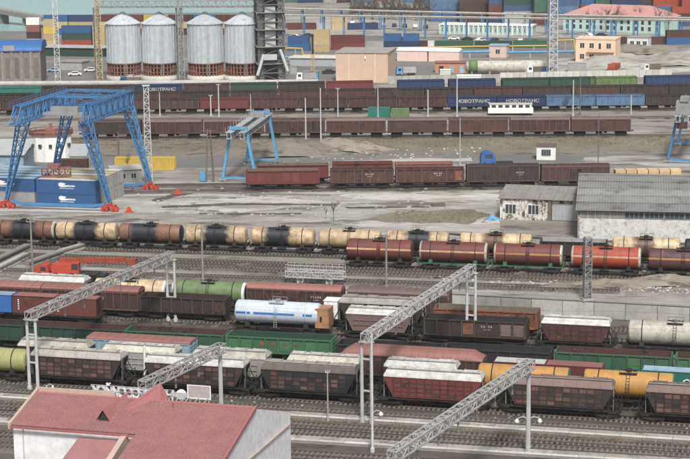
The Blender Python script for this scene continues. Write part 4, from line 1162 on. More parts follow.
for (x, y, t, lb) in ((219, 117, 84, 'tall pale lamp pole below the second silo gap'), (211, 116, 95, 'short pale pole just left of a taller pale lamp pole'),
                      (306, 147, 98, 'pale pole rising in front of the maroon boxcars, left of a taller one'), (321, 146, 88, 'tall pale pole right of the sky blue crane'),
                      (338, 117, 88, 'pale lamp pole below the peach hangar'), (428, 118, 90, 'pale pole left of the white shunter'),
                      (457, 117, 76, 'tall pale pole rising beside the navy gondola lettering'), (460, 166, 118, 'thin pole behind the maroon gondolas'),
                      (573, 116, 80, 'pale pole, left one of a pair at the pale grey-blue gondola'), (580, 115, 76, 'dark pole, right one of a pair at the pale grey-blue gondola'),
                      (598, 165, 113, 'thin dark pole right of the white hut'), (631, 114, 95, 'short thick pale pole before the bright blue gondola'),
                      (378, 118, 88, 'pale pole behind the blue-green crates'), (119, 166, 132, 'wooden pole between blue gantry and yellow container'),
                      (160, 116, 92, 'grey pole behind the big blue gantry'), (333, 213, 196, 'low thin stake on the concrete apron')):
    pole(x, y, t, ZU, lb, r=.20 if 'thin' not in lb else .12, m='wood' if 'wooden' in lb or 'dark' in lb else 'mast', arm=[(.2, 1.0)] if 'lamp' in lb else None)
# double wooden pole
p = G(210, 182, 0); h = ztop(p, 129)
rt = thing('utility_pole', 'braced double wooden utility pole with crossarms left of the sky blue crane', 'utility pole', p)
for dx in (-.5, .5):
    q = MB(); q.cyl((dx*1.6, 0, 0), (dx*.5, 0, h), .19, 8, 0, .13); obj('shaft', q, 'wood', rt)
q = MB()
for dz in (.4, 1.5): q.bar((-1.5, 0, h-dz), (1.5, 0, h-dz), .14)
q.bar((-.6, 0, h*.4), (.6, 0, h*.4), .12); obj('crossarm', q, 'wood', rt)
bx = thing('switch_cabinet', 'small cyan switch cabinet at the foot of the double wooden pole', 'cabinet', G(200, 182, 0), .12)
q = MB(); q.box(0, 1.5, 0, 1.0, .15, 1.9); q.box(-.05, 1.55, -.05, 1.05, 1.9, 2.0); obj('body', q, 'skyblue', bx); q = MB(); q.box(.1, .72, -.03, 0, .3, 1.8); q.box(.78, 1.4, -.03, 0, .3, 1.8); obj('door', q, 'skyblue', bx)
mast(149, 187, 86, ZU, 1.5, 'tall pale lattice mast right of the big blue gantry crane', 'mast', 18, .9)
mast(58, 82, -12, ZU, 1.6, 'tall pale lattice mast at upper left in front of the stacked containers', 'mast', 16, 1.3)
mast(100, 83, -12, ZU, 1.8, 'yellowish lattice mast left of the first silo', 'beige', 16, 1.5)
mast(552, 77, -14, ZU, 2.6, 'tall pale lattice mast left of the two-storey peach building', 'mast', 16, 2.2)
mast(182, 83, -10, ZU, 1.7, 'lattice mast between the second and third silos', 'steelgrey', 14, 1.4)

# ------------------------------------------------------------------ station building (bottom left)
zr_ = 10.0 + ZL; ze_ = 7.8 + ZL
Lr = G(38, 392.5, zr_); Rr = G(255, 408, zr_)
o_, an, LB = frame_of(Lr, Rr)
uB = Vector((math.cos(an), math.sin(an), 0)); wB = Vector((-uB.y, uB.x, 0))
HD = 10.0
st = thing('station_building', 'white station building with dark pink metal tile roof at the bottom left', 'building', (o_.x, o_.y, ZL), an)
# local frame: x along ridge, -y towards the viewer, z from the lower ground
hr_, he_ = 10.0, 7.7
SL = (hr_-he_)/HD                        # roof fall per metre
HF, HL, HB = 12.5, 7.0, 12.5             # front depth (right part), front depth (left part), back depth
xP = ((G(138, 438, ze_)-o_).dot(uB))
zF = lambda y: hr_ - SL*y
zB = ztop(Vector((o_.x, o_.y, ZL)) + uB*LB + wB*HB, 411.5)
q = MB(); q.box(.3, xP, -HL+.5, -HL+.8, 0, zF(HL)-.1); obj('wall', q, 'stationwall', st)
q = MB(); q.box(xP, LB-.1, -HF+.5, -HF+.8, 0, zF(HF)-.1); obj('wall', q, 'stationwall', st)
q = MB(); q.box(.3, LB-.1, HB-.3, HB, 0, zB-.1); obj('wall', q, 'stationwall', st)
q = MB(); q.extr([(-HL+.5, 0), (HB, 0), (HB, zB), (0, hr_-.06), (-HL+.5, zF(HL-.5)-.08)], .05, .30, 0); obj('wall', q, 'stationwall', st)
q = MB(); q.extr([(-HF+.5, 0), (HB, 0), (HB, zB), (0, hr_-.06), (-HF+.5, zF(HF-.5)-.08)], LB-.25, LB, 0); obj('wall', q, 'stationwall', st)
row = .36; rows_ = int(HF/row); q = MB()
for r_ in range(rows_):
    ya, yb = -r_*row, -(r_+1)*row; za, zb_ = zF(-ya), zF(-yb); xs = 0 if -yb <= HL else xP
    nx = int((LB-xs)/.5); vs = []
    for i in range(nx*2+1):
        x = xs+(LB-xs)*i/(nx*2); dz = .04 if i % 2 else 0.0
        vs += [(x, ya, za+dz), (x, yb, zb_+dz+.10), (x, yb, zb_+dz-.01)]
    q.add(vs, [(3*i, 3*i+3, 3*i+4, 3*i+1) for i in range(nx*2)] + [(3*i+1, 3*i+4, 3*i+5, 3*i+2) for i in range(nx*2)], 0)
obj('roof_tiles', q, 'stationroof', st, kind='stuff')
q = MB(); q.extr([(0, hr_-.1), (HB, zB-.05), (HB, zB+.05), (0, hr_+.02)], 0, LB, 0); obj('roof', q, 'stationroof', st)
q = MB(); q.extr([(-.35, hr_+.05), (0, hr_+.17), (.35, hr_+.02), (0, hr_+.1)], -.05, LB+.1, 0); obj('ridge_cap', q, 'stationtrim', st)
q = MB(); q.box(-.1, LB*.36, .15, .45, hr_-.1, hr_+.55); obj('parapet', q, 'tantrim', st)
q = MB(); q.extr([(-HL-.1, zF(HL)-.35), (-HL-.1, zF(HL)+.30), (.2, hr_+.50), (.2, hr_-.3)], -.25, .05, 0); obj('parapet', q, 'tantrim', st)
q = MB(); q.extr([(-HF-.1, zF(HF)-.1), (-HF-.1, zF(HF)+.18), (0, hr_+.26), (0, hr_-.1)], LB-.05, LB+.22, 0); obj('verge_trim', q, 'stationtrim', st)
q = MB(); q.box(0, xP, -HL-.16, -HL+.02, zF(HL)-.22, zF(HL)+.02); obj('gutter', q, 'stationtrim', st)
q = MB(); q.box(xP, LB, -HF-.16, -HF+.02, zF(HF)-.22, zF(HF)+.02); obj('gutter', q, 'stationtrim', st)
for x in (1.2, xP-1.0): q = MB(); q.cyl((x, -HL+.42, 0), (x, -HL+.42, zF(HL)-.2), .07, 8); obj('downpipe', q, 'paleconcrete', st)
q = MB(); q.bar((LB+.10, -HF*.55, zF(HF)-1.8), (LB+.10, HB*.95, zB-1.3), .16); obj('pipe', q, 'tantrim', st)
for k in range(7): q = MB(); x = 2.5+k*LB/7.3; q.cyl((x, -1.2, zF(1.2)), (x, -1.2, zF(1.2)+.5), .06, 6); q.cyl((x, -1.2, zF(1.2)+.45), (x, -1.2, zF(1.2)+.6), .11, 6); obj('roof_vent', q, 'stationtrim', st) if k in (4,) else None
# annex wall going up behind the ridge at the right end
# small triangular dormer
def dormer(x, y, w, dlen, hh):
    z = hr_ + (he_-hr_)*(-y/HD); q = MB()
    q.add([(x-w, y, z-.05), (x+w, y, z-.05), (x, y, z+hh), (x, y+dlen, z+hh), (x-w, y+dlen*.9, z+.2), (x+w, y+dlen*.9, z+.2)],
          [(0,2,3,4), (2,1,5,3)], 0)
    d_ = obj('dormer', q, 'stationtrim', st)
    q = MB(); q.add([(x-w*.8, y+.15, z-.1), (x+w*.8, y+.15, z-.1), (x, y+.15, z+hh*.8)], [(0,1,2)], 0); obj('vent', q, 'black', d_)
xl = lambda px, py, z: ((G(px, py, z)-o_).dot(uB), (G(px, py, z)-o_).dot(wB))
dx_, dy_ = xl(103, 426, zr_-1.6)
dormer(dx_, min(-.5, dy_), .85, 8.0, 1.25)
# raised red gable on the ridge
dx_, dy_ = xl(151, 398, zr_)
q = MB(); q.add([(dx_-1.6, -2.5, hr_-.55), (dx_+1.2, .5, hr_+.0), (dx_+1.0, 1.2, hr_+1.7), (dx_+.2, -.1, hr_+.9), (dx_+1.9, 1.6, hr_-.3), (dx_-2.2, -2.2, hr_-.5)], [(0,1,2),(0,2,3),(1,4,2),(5,3,2),(5,0,3)], 0)
obj('ridge_gable', q, 'stationtrim', st)
# lower porch roof in front of the left part
zp = zF(HL)-.9
xa = (G(68, 446, zp+ZL)-o_).dot(uB); xb = (G(122, 442, zp+ZL)-o_).dot(uB)
q = MB(); q.extr([(-HL-5.5, zp-1.4), (-HL+.45, zp), (-HL+.45, zp+.1), (-HL-5.5, zp-1.3)], xa, xb, 0); obj('porch_roof', q, 'stationroof', st)
q = MB(); q.extr([(-HL-5.6, zp-2.2), (-HL-5.6, zp-.9), (-HL+1.8, zp+.75+.6), (-HL+1.8, zp), (-HL, zp-.6)], xb, xb+.6, 0); obj('porch_parapet', q, 'tantrim', st)
q = MB(); q.box(xb-.05, xb+.65, -HL-5.7, -HL-5.6, zp-2.0, zp-.85); obj('trim', q, 'stationtrim', st)
# far part of the building: white end block with parapet
q = MB(); q.box(LB+.3, LB+.55, 1.2, HD+1.6, 0, 7.5); None
# low street lamps behind the parapet handled as poles
# roof sign, seen from behind
sg = thing('roof_sign', 'white raised letters on a scaffold behind the station ridge, seen from the back', 'sign', (o_.x, o_.y, ZL), an)
xs0 = xl(85, 394, zr_+.3)[0]; xs1 = xl(168, 399, zr_+.3)[0]
word = 'НОВОРОССИЙСК'; n = len(word); stp = (xs1-xs0)/n
ys = 1.6
for i, ch in enumerate(word[::-1]):
    me = text_mesh(ch, 1.5, .14)
    o = obj('letter', me, 'letterwhite', sg, (xs0+stp*(i+.5), ys, hr_+.15)); o.rotation_euler = (math.pi/2, 0, math.pi)
q = MB()
for i in range(n*2+1):
    x = xs0 + (xs1-xs0)*i/(n*2); q.bar((x, ys-.2, hr_-.1), (x, ys-.2, hr_-.9), .05); q.bar((x, ys-.2, hr_-.0), (x+.3, ys-1.2, hr_-.3), .05)
for z in (-.35, .3, .9): q.bar((xs0, ys-.22, hr_+z), (xs1, ys-.22, hr_+z), .05)
obj('scaffold', q, 'galv', sg)
ex = xl(176, 396, zr_+.7)[0]
em = thing('emblem_sign', 'round white emblem sign between the roof letters and the grey panel', 'sign', (o_.x, o_.y, ZL), an)
q = MB(); q.cyl((ex, ys-.1, hr_+.4), (ex, ys+.1, hr_+.4), .58, 20); obj('disc', q, 'letterwhite', em)
q = MB(); q.box(ex-1.1, ex+.7, ys-.16, ys-.10, hr_+.15, hr_+.65); q.box(ex-.5, ex+.5, ys-.18, ys-.16, hr_-.05, hr_+.05); q.bar((ex-.3, ys-.2, hr_+.2), (ex-.4, ys-.9, hr_-.5), .06); q.bar((ex+.3, ys-.2, hr_+.2), (ex+.4, ys-.9, hr_-.5), .06); obj('frame', q, 'galv', em)
x0p = xl(185, 394, zr_+.8)[0]; x1p = xl(208, 395, zr_+.8)[0]
pn = thing('sign_panel', 'blank grey rectangular panel with white border on legs behind the station ridge', 'sign', (o_.x, o_.y, ZL), an)
q = MB(); q.box(x0p, x1p, ys-.05, ys+.05, hr_+.15, hr_+1.5); obj('panel', q, 'panelgrey', pn)
q = MB(); q.box(x0p-.08, x1p+.08, ys-.09, ys-.05, hr_+.05, hr_+.17); q.box(x0p-.08, x1p+.08, ys-.09, ys-.05, hr_+1.48, hr_+1.6); q.box(x0p-.08, x0p+.04, ys-.09, ys-.05, hr_+.17, hr_+1.48); q.box(x1p-.04, x1p+.08, ys-.09, ys-.05, hr_+.17, hr_+1.48); obj('border', q, 'letterwhite', pn)
q = MB()
for x in (x0p+.2, (x0p+x1p)/2, x1p-.2): q.bar((x, ys-.2, hr_+.3), (x-.5, ys-1.2, hr_-.5), .06); q.bar((x, ys, hr_+.1), (x, ys, hr_-.8), .06)
obj('leg', q, 'galv', pn)
pole(47, 402, 385, ZL, 'small curved lamp behind the left parapet of the station roof', r=.1, name='lamp_post', cat='lamp post', lamp=[(.8, ztop(G(47,402,ZL), 389)*.85, .18)])

# ------------------------------------------------------------------ mobile crane truck, red
T_ = Track(279.5, .03, ZU)
a_, b_ = T_.at(42), T_.at(137); L = b_-a_
mc = thing('mobile_crane', 'red truck-mounted mobile crane with lowered boom beside the concrete beams', 'crane truck', T_.pt(a_), T_.ang)
q = MB(); q.box(0, L*.68, -1.2, 1.2, .95, 1.35); q.box(L*.12, L*.6, -1.35, 1.35, 1.35, 1.5); q.box(L*.6, L*.68, -1.4, 1.4, .7, 1.2)
obj('chassis', q, 'black', mc)
wm = MB(); wm.cyl((0,-1.3,.55),(0,-.9,.55),.55,16); wm.cyl((0,.9,.55),(0,1.3,.55),.55,16); wm.cyl((0,-1.0,.55),(0,1.0,.55),.12,6); wm = wm.mesh('wheel')
for x in (.8, 2.4, 5.6, 7.0, 8.4): obj('wheel', wm, 'black', mc, (x, 0, 0))
q = MB(); q.extr([(-.9,1.0),(1.6,1.0),(1.6,1.9),(1.3,2.75),(.3,2.85),(-.7,2.5),(-.9,1.9)], -1.25, 1.25, 0, axis='y'); cbn = obj('cab', q, 'red', mc)
q = MB(); q.box(.25,1.15,-1.29,-1.25,1.95,2.55); q.box(.25,1.15,1.25,1.29,1.95,2.55); obj('window', q, 'glass', cbn)
q = MB(); q.box(2.2, 5.2, -1.15, 1.15, 1.6, 3.0); q.box(1.9, 2.3, -1.0, 1.0, 1.7, 2.6); up = obj('turntable_house', q, 'red', mc)
q = MB(); q.box(5.2, 6.5, -1.25, -.25, 1.6, 3.3); cb2 = obj('operator_cab', q, 'red', mc); q = MB(); q.box(5.35, 6.4, -1.29, -1.25, 2.2, 3.15); q.box(6.5, 6.54, -1.1, -.4, 2.1, 3.1); obj('window', q, 'glass', cb2)
q = MB(); q.bar((3.0,.4,3.3), (L*.88,.4,3.65), .75); obj('boom', q, 'orangered', mc)
q = MB(); q.bar((L*.6,.4,3.6), (L*.96,.4,3.6), .5); q.box(L*.93, L*.99, 0, .9, 2.9, 3.9); obj('boom', q, 'orangered', mc)
q = MB(); q.bar((L*.99-.2,.4,3.0), (L*.99-.2,.4,1.6), .1); q.box(L*.955, L*.99, .1, .7, 1.1, 1.7); obj('hook_block', q, 'red', mc)
q = MB(); q.bar((5.6,.4,1.7), (8.2,.4,3.3), .28); obj('lift_cylinder', q, 'steelgrey', mc)
for x in (2.0, L*.62):
    q = MB(); q.box(x-.12, x+.12, -2.2, 2.2, .8, 1.05); [q.cyl((x, s_*2.1, .1), (x, s_*2.1, 1.1), .09, 8) for s_ in (-1,1)]; [q.cyl((x, s_*2.1, .0), (x, s_*2.1, .1), .28, 10) for s_ in (-1,1)]; obj('outrigger', q, 'red', mc)
pl = thing('steel_pallet', 'red low steel cradle under the boom tip of the red mobile crane', 'cradle', T_.pt(b_-5.0, -2.6), T_.ang)
q = MB(); 
for k in range(4): q.box(k*1.2, k*1.2+.16, 0, 1.8, 0, 1.0)
q.box(0, 3.8, 0, .15, .85, 1.05); q.box(0, 3.8, 1.65, 1.8, .85, 1.05); obj('frame', q, 'red', pl); q = MB(); q.bar((0,0,.1),(3.7,0,1.0),.1); q.bar((0,1.8,1.0),(3.7,1.8,.1),.1); obj('brace', q, 'red', pl)
# concrete beams and slabs left of it
for i, (pa, pb, w, lb) in enumerate((((-6,266),(28,250),1.2,'long concrete beam lying diagonally at the left edge, nearer one'), ((-4,274),(26,259),1.0,'concrete beam lying in front of the diagonal one at the left edge'),
     ((28,268),(62,256),1.1,'concrete beam lying left of the red crane truck'), ((60,256),(98,245),.9,'concrete beam lying behind the red crane truck'))):
    pA, pB = G(*pa, 0), G(*pb, 0); d = pB-pA; L_ = math.hypot(d.x, d.y)
    q = MB(); q.extr([(-w/2,0),(w/2,0),(w/2,.3),(w/4,.35),(w/4,.8),(w/2,.85),(w/2,1.1),(-w/2,1.1),(-w/2,.85),(-w/4,.8),(-w/4,.35),(-w/2,.3)], 0, L_, 0)
    tag(obj('concrete_beam', q, 'concrete' if i % 2 else 'darkconcrete', None, (pA.x, pA.y, .012), math.atan2(d.y, d.x)), lb, 'concrete beam', 'precast beams by the crane truck')
# low scaffold portal in the middle (grey)
p = G(300, 300, ZL); rt = thing('inspection_gantry', 'grey lattice inspection gantry with railings above the brown diagonal braced boxcar', 'gantry', (p.x, p.y, ZL), TD6.ang)
h_ = ztop(p, 271)
for x in (0, 4.6):
    q = MB(); lattice(q, (x, .5, 0), (x, .5, h_-.6), .8, 7, .07, .12); obj('leg', q, 'mast', rt)
q = MB(); lattice(q, (-2.2, .5, h_-.5), (7.0, .5, h_-.5), 1.6, 7, .09, .14, h=.9); obj('deck_truss', q, 'mast', rt)
q = MB()
for k in range(10):
    x = -2.2+k*9.2/9
    for y in (-.3, 1.3): q.bar((x, y, h_-.05), (x, y, h_+1.0), .06)
for y in (-.3, 1.3):
    for z in (.5, 1.0): q.bar((-2.2, y, h_+z), (7.0, y, h_+z), .06)
obj('railing', q, 'mast', rt)
# rubble and stone heaps
def heap(name, px, py, w, d, h, m, label, seed, z=0.0, cat='heap', nn=22):
    rnd = random.Random(seed); p = G(px, py, z); q = MB(); vs = []
    nx, ny = nn, nn//2
    ph = [rnd.uniform(0, 6.28) for _ in range(8)]
    for i in range(nx+1):
        for j in range(ny+1):
            u, v = i/nx*2-1, j/ny*2-1; e = max(0, 1-(u*u+v*v*.9))**.7
            hh = h*e*(.55+.25*math.sin(u*4+ph[0])+.2*math.sin(v*5+ph[1]+u*3)+.15*math.sin(u*9+ph[2]+v*4)) + e*rnd.uniform(-.08, .12)*h
            vs.append((u*w/2, v*d/2, max(hh, -.05) if e > 0 else -.05))
    q.add(vs, [(i*(ny+1)+j, (i+1)*(ny+1)+j, (i+1)*(ny+1)+j+1, i*(ny+1)+j+1) for i in range(nx) for j in range(ny)], 0, True)
    o = obj(name, q, m, None, (p.x, p.y, z+.01), .05); o['kind'] = 'stuff'; tag(o, label, cat); return o
heap('earth_heap', 655, 283, 24, 6, 1.1, DIRT, 'long heap of bare earth beside the tracks at the right edge', 1)
heap('earth_heap', 600, 286, 20, 5, 1.2, DIRT, 'low heap of bare earth right of the dark lattice mast', 2)
heap('earth_heap', 285, 153, 34, 14, 3.4, DIRT, 'earth heap behind the sky blue crane', 3)
heap('earth_heap', 340, 150, 26, 10, 2.8, DIRT, 'earth heap behind the dark maroon gondola', 4)
heap('stone_heap', 640, 71, 34, 9, 1.2, SAND, 'pale crushed stone heap right of the peach building', 5)
heap('stone_heap', 655, 62, 50, 30, 4.6, SAND, 'tall pale crushed stone heap at the upper right', 6)
heap('earth_heap', 650, 54, 60, 12, 3.5, DIRT, 'brown earth heap behind the pale stone heap at the upper right', 7)
for k in range(60):
    rnd = random.Random(k); 
for (px, py, s_, sd) in ((600,268,.5,1),):
    pass
def rubble(name, region, n, smin, smax, m, z, label, seed):
    rnd = random.Random(seed); q = MB()
    for k in range(n):
        px = rnd.uniform(region[0], region[1]); py = rnd.uniform(region[2], region[3]) + (px-region[0])*region[4]
        p = G(px, py, z); s_ = rnd.uniform(smin, smax); a = rnd.uniform(0, 3.1)
        c, sn = math.cos(a), math.sin(a); pts = []
        for (x, y) in ((-1,-.6),(1,-.7),(.8,.6),(-.9,.7)): pts.append((p.x+(x*c-y*sn)*s_, p.y+(x*sn+y*c)*s_))
        hh = s_*rnd.uniform(.3, .9)
        q.add([(x, y, z) for x, y in pts] + [(p.x+(x-p.x)*.75, p.y+(y-p.y)*.75, z+hh) for x, y in pts], [(4,5,6,7),(0,1,5,4),(1,2,6,5),(2,3,7,6),(3,0,4,7)])
    o = obj(name, q, m); tag(o, label, 'rubble', None, 'stuff'); return o
rubble('rubble', (440, 690, 276, 284, .04), 260, .08, .28, 'paleconcrete', 0, 'scattered pale stones between the upper tracks', 11)
rubble('rubble', (130, 430, 188, 216, .0), 160, .1, .4, 'concrete', 0, 'scattered debris on the concrete apron', 12)
rubble('rubble', (0, 690, 333, 337, .055), 420, .12, .5, 'concrete', ZL, 'scattered pale debris between the lower tracks', 13)
rubble('rubble', (0, 690, 380, 392, .062), 260, .06, .22, 'concrete', ZL, 'small stones scattered beside the nearest wagons', 14)
rubble('rubble', (240, 480, 150, 166, -.01), 120, .08, .3, 'paleconcrete', 0, 'pale rubble along the yard road', 15)
# ------------------------------------------------------------------ gantry cranes
# big blue gantry over the container stacks
A0 = G(110, 211.5, 0); A1 = G(7, 208, 0)
o_, an, base = frame_of(A1, A0)
Af = G(157, 190.5, 0); v = Af - A1; uC = Vector((math.cos(an), math.sin(an), 0)); wC = Vector((-uC.y, uC.x, 0))
gauge = (Af - A0).dot(wC); shift = (Af - A0).dot(uC)
gc = thing('gantry_crane', 'big blue lattice gantry crane on red bogies straddling the blue containers', 'gantry crane', A1, an)
gc.rotation_euler = (0, 0, an)
HC = ztop(Af, 92)
hb = HC - 3.1
# local: x 0..base along the rails, y 0..gauge
tx0, tx1 = base*.20, base*.80
for x in (tx0, tx1):
    q = MB(); n = 16; y0, y1 = (-5.0 if x == tx0 else -.9), gauge+1.5
    for zz in (hb, HC):
        for dx in (-.7, .7): q.bar((x+dx, y0 if zz == hb else y0+2.5, zz), (x+dx, y1, zz), .30)
    for k in range(n+1):
        y = y0 + (y1-y0)*k/n; yt = max(y, y0+2.5); y2 = y0 + (y1-y0)*(k+1)/n
        for dx in (-.7, .7):
            q.bar((x+dx, y, hb), (x+dx, yt, HC), .16)
            if k < n: q.bar((x+dx, y, hb) if k % 2 else (x+dx, yt, HC), (x+dx, y2, HC) if k % 2 else (x+dx, y2, hb), .15)
        q.bar((x-.7, y, hb), (x+.7, y, hb), .13); q.bar((x-.7, yt, HC), (x+.7, yt, HC), .13)
    obj('girder', q, 'craneblue', gc)
q = MB()
for y in (gauge*.62, gauge+1.4): 
    q.bar((tx0, y, HC), (tx1, y, HC), .3); q.bar((tx0, y, hb), (tx1, y, hb), .26); q.bar((tx0, y, hb), (tx1, y, HC), .16)
q.bar((tx1, gauge*.62, HC), (tx0, gauge+1.4, HC), .14)
obj('cross_tie', q, 'craneblue', gc)
q = MB()
for x in (tx0-.9, tx1+.9):
    for k in range(18):
        y = -4+k*(gauge+5)/17; q.bar((x, y, HC), (x, y, HC+1.1), .07)
    q.bar((x, -4, HC+1.1), (x, gauge+1, HC+1.1), .08); q.bar((x, -4, HC+.6), (x, gauge+1, HC+.6), .06)
obj('handrail', q, 'craneblue', gc)
for bx_, tx in ((0, tx0), (base, tx1)):
    for y in (0, gauge):
        q = MB(); s_ = 1 if bx_ else -1
        for dx, dy in ((-.9, -.8), (.9, -.8), (.9, .8), (-.9, .8)):
            q.bar((bx_+dx*.25, y+dy*.25, 1.6), (tx+dx*1.1, y+dy*1.2, hb), .24)
        for k in range(8):
            t0_, t1_ = k/8, (k+1)/8
            def L_(t, dx, dy): return (bx_+dx*.25+(tx+dx*1.1-bx_-dx*.25)*t, y+dy*.25+(dy*.95)*t, 1.6+(hb-1.6)*t)
            cs_ = ((-.9,-.8),(.9,-.8),(.9,.8),(-.9,.8))
            for i in range(4): q.bar(L_(t0_, *cs_[i]), L_(t1_, *cs_[(i+1) % 4]), .12); q.bar(L_(t1_, *cs_[i]), L_(t1_, *cs_[(i+1) % 4]), .11)
        obj('leg', q, 'craneblue', gc)
        q = MB()
        for dx in (-.95, .95): q.box(bx_+dx-.6, bx_+dx+.6, y-.4, y+.4, .4, .95); q.box(bx_+dx-.25, bx_+dx+.25, y-.5, y+.5, .5, 1.2)
        q.box(bx_-1.2, bx_+1.2, y-.35, y+.35, .95, 1.3); q.box(bx_-.4, bx_+.4, y-.45, y+.45, 1.3, 1.75)
        b_ = obj('bogie', q, 'red', gc)
        for dx in (-1.35, -.55, .55, 1.35):
            q = MB(); q.cyl((bx_+dx, y-.5, .42), (bx_+dx, y+.5, .42), .32, 12); obj('wheel', q, 'red', b_)
for y in (0, gauge):
    q = MB(); q.bar((1.0, y, 1.35), (3.5, y, .95), .5); q.bar((3.5, y, .95), (base-3.5, y, .95), .5); q.bar((base-3.5, y, .95), (base-1.0, y, 1.35), .5); obj('sill_beam', q, 'craneblue', gc)
q = MB()
for k in range(5, 12):
    y = -2.4+(gauge+3.8)*k/11; y2 = -2.4+(gauge+3.8)*(k+1)/11
    q.bar((tx0, y, hb), (tx1, y, hb), .16)
    if k < 11: q.bar((tx0, y, hb), (tx1, y2, hb), .12); q.bar((tx1, y, hb), (tx0, y2, hb), .12)
    if k % 2 == 0: q.bar((tx0, y, HC), (tx1, y, HC), .16); q.bar((tx0, y, hb), ((tx0+tx1)/2, y, HC), .12); q.bar((tx1, y, hb), ((tx0+tx1)/2, y, HC), .12)
obj('bracing', q, 'craneblue', gc)
q = MB(); q.box(tx0+1.5, tx1-2.5, gauge*.25, gauge*.25+2.2, hb+.4, hb+.9); q.box(tx0+3, tx1-4, gauge*.25+.3, gauge*.25+1.8, hb+.9, hb+2.0)
tr = obj('trolley', q, 'steelgrey', gc); q = MB(); q.box(tx1-3.4, tx1-1.2, gauge*.2, gauge*.2+1.8, hb-2.3, hb-.1); cbx = obj('cab', q, 'roofpink', gc); q = MB(); q.box(tx1-3.3, tx1-1.3, gauge*.2-.04, gauge*.2, hb-1.6, hb-.5); obj('window', q, 'glass', cbx)
for k, (px, py, lb) in enumerate(((129, 212.5, 'small red rail stop beside the near right bogie of the blue gantry'), (178, 194, 'small red rail stop on the far crane rail'))):
    p = G(px, py, 0); q = MB(); q.extr([(-.7,0),(.7,0),(.15,1.1),(-.15,1.1)], -.25, .25, 0, axis='y'); q.box(-.9,.9,-.4,.4,0,.14)
    tag(obj('rail_stop', q, 'red', None, p, an), lb, 'rail stop')
# crane rails
for (xa, ya, xb, yb) in ((-60, 211.5, 200, 215.5), (60, 190, 330, 196)):
    pA, pB = G(xa, ya, 0), G(xb, yb, 0); d = pB-pA; q = MB(); L_ = math.hypot(d.x, d.y)
    q.box(0, L_, -.5, .5, 0, .1); q.box(0, L_, -.06, .06, .1, .3)
    o = obj('crane_rail', q, 'darkconcrete', None, (pA.x, pA.y, 0), math.atan2(d.y, d.x)); o['kind'] = 'structure'
# spreader on the roof of the stack
# container block under the gantry
o_, an2, LL = frame_of(G(37, 206, 0), G(99, 208.5, 0)); ang = an2
u2 = Vector((math.cos(ang), math.sin(ang), 0)); w2 = Vector((-u2.y, u2.x, 0))
for c_ in (0, -1):
    for r_ in range(5):
        for lv in range(2):
            if r_ > 0 and lv == 0 and r_ < 4 and c_ == -1: continue
            m_ = 'greycont'; rf = 'beige' if r_ % 2 else 'paleconcrete'
            if r_ == 0: m_ = 'blue' if (c_ == 0 or lv == 1) else 'greycont'
            if c_ == -1 and lv == 1: rf = 'paleblue'; m_ = 'blue' if r_ < 3 else 'greycont'
            p = o_ + u2*(c_*12.6) + w2*(r_*3.05)
            colr = 'blue' if m_ == 'blue' else 'grey'
            side = 'right' if c_ == 0 else 'left'; tier = 'upper' if lv else 'lower'
            lb = f'{colr} container, {tier} tier, {ORD[r_]} row from the front, {side} block under the gantry crane'
            cc = container((p.x, p.y, .05+lv*2.6), ang, 12.19, m_, lb, 'containers stacked under the gantry', 2.59, True, rf)
            if r_ == 0 and m_ == 'blue':
                q = MB()
                q.add([(3.4,-.012,1.9),(3.9,-.012,2.15),(5.0,-.012,1.95),(4.6,-.012,1.65),(5.4,-.012,1.6),(5.2,-.012,1.3),(4.0,-.012,1.2),(3.5,-.012,1.45)], [tuple(range(8))])
                for k in range(5): q.box(5.3+k*.32, 5.52+k*.32, -.016, -.010, 1.3, 1.65)
                q.box(3.6, 6.6, -.016, -.010, .95, 1.05)
                obj('logo', q, 'white', cc, (1.2, 0, 0))
p = o_ + u2*(.3) + w2*2.2
sp = thing('container_spreader', 'faded red lifting spreader frame resting on top of the container stack', 'spreader', (p.x, p.y, 5.24), ang)
q = MB(); lattice(q, (0,0,.9), (5.2,1.8,1.1), 1.1, 5, .14, .22, h=1.5); obj('frame', q, 'roofpink', sp)
q = MB(); q.box(1.2, 3.4, .2, 1.6, 1.8, 2.6); obj('head_block', q, 'roofpink', sp)

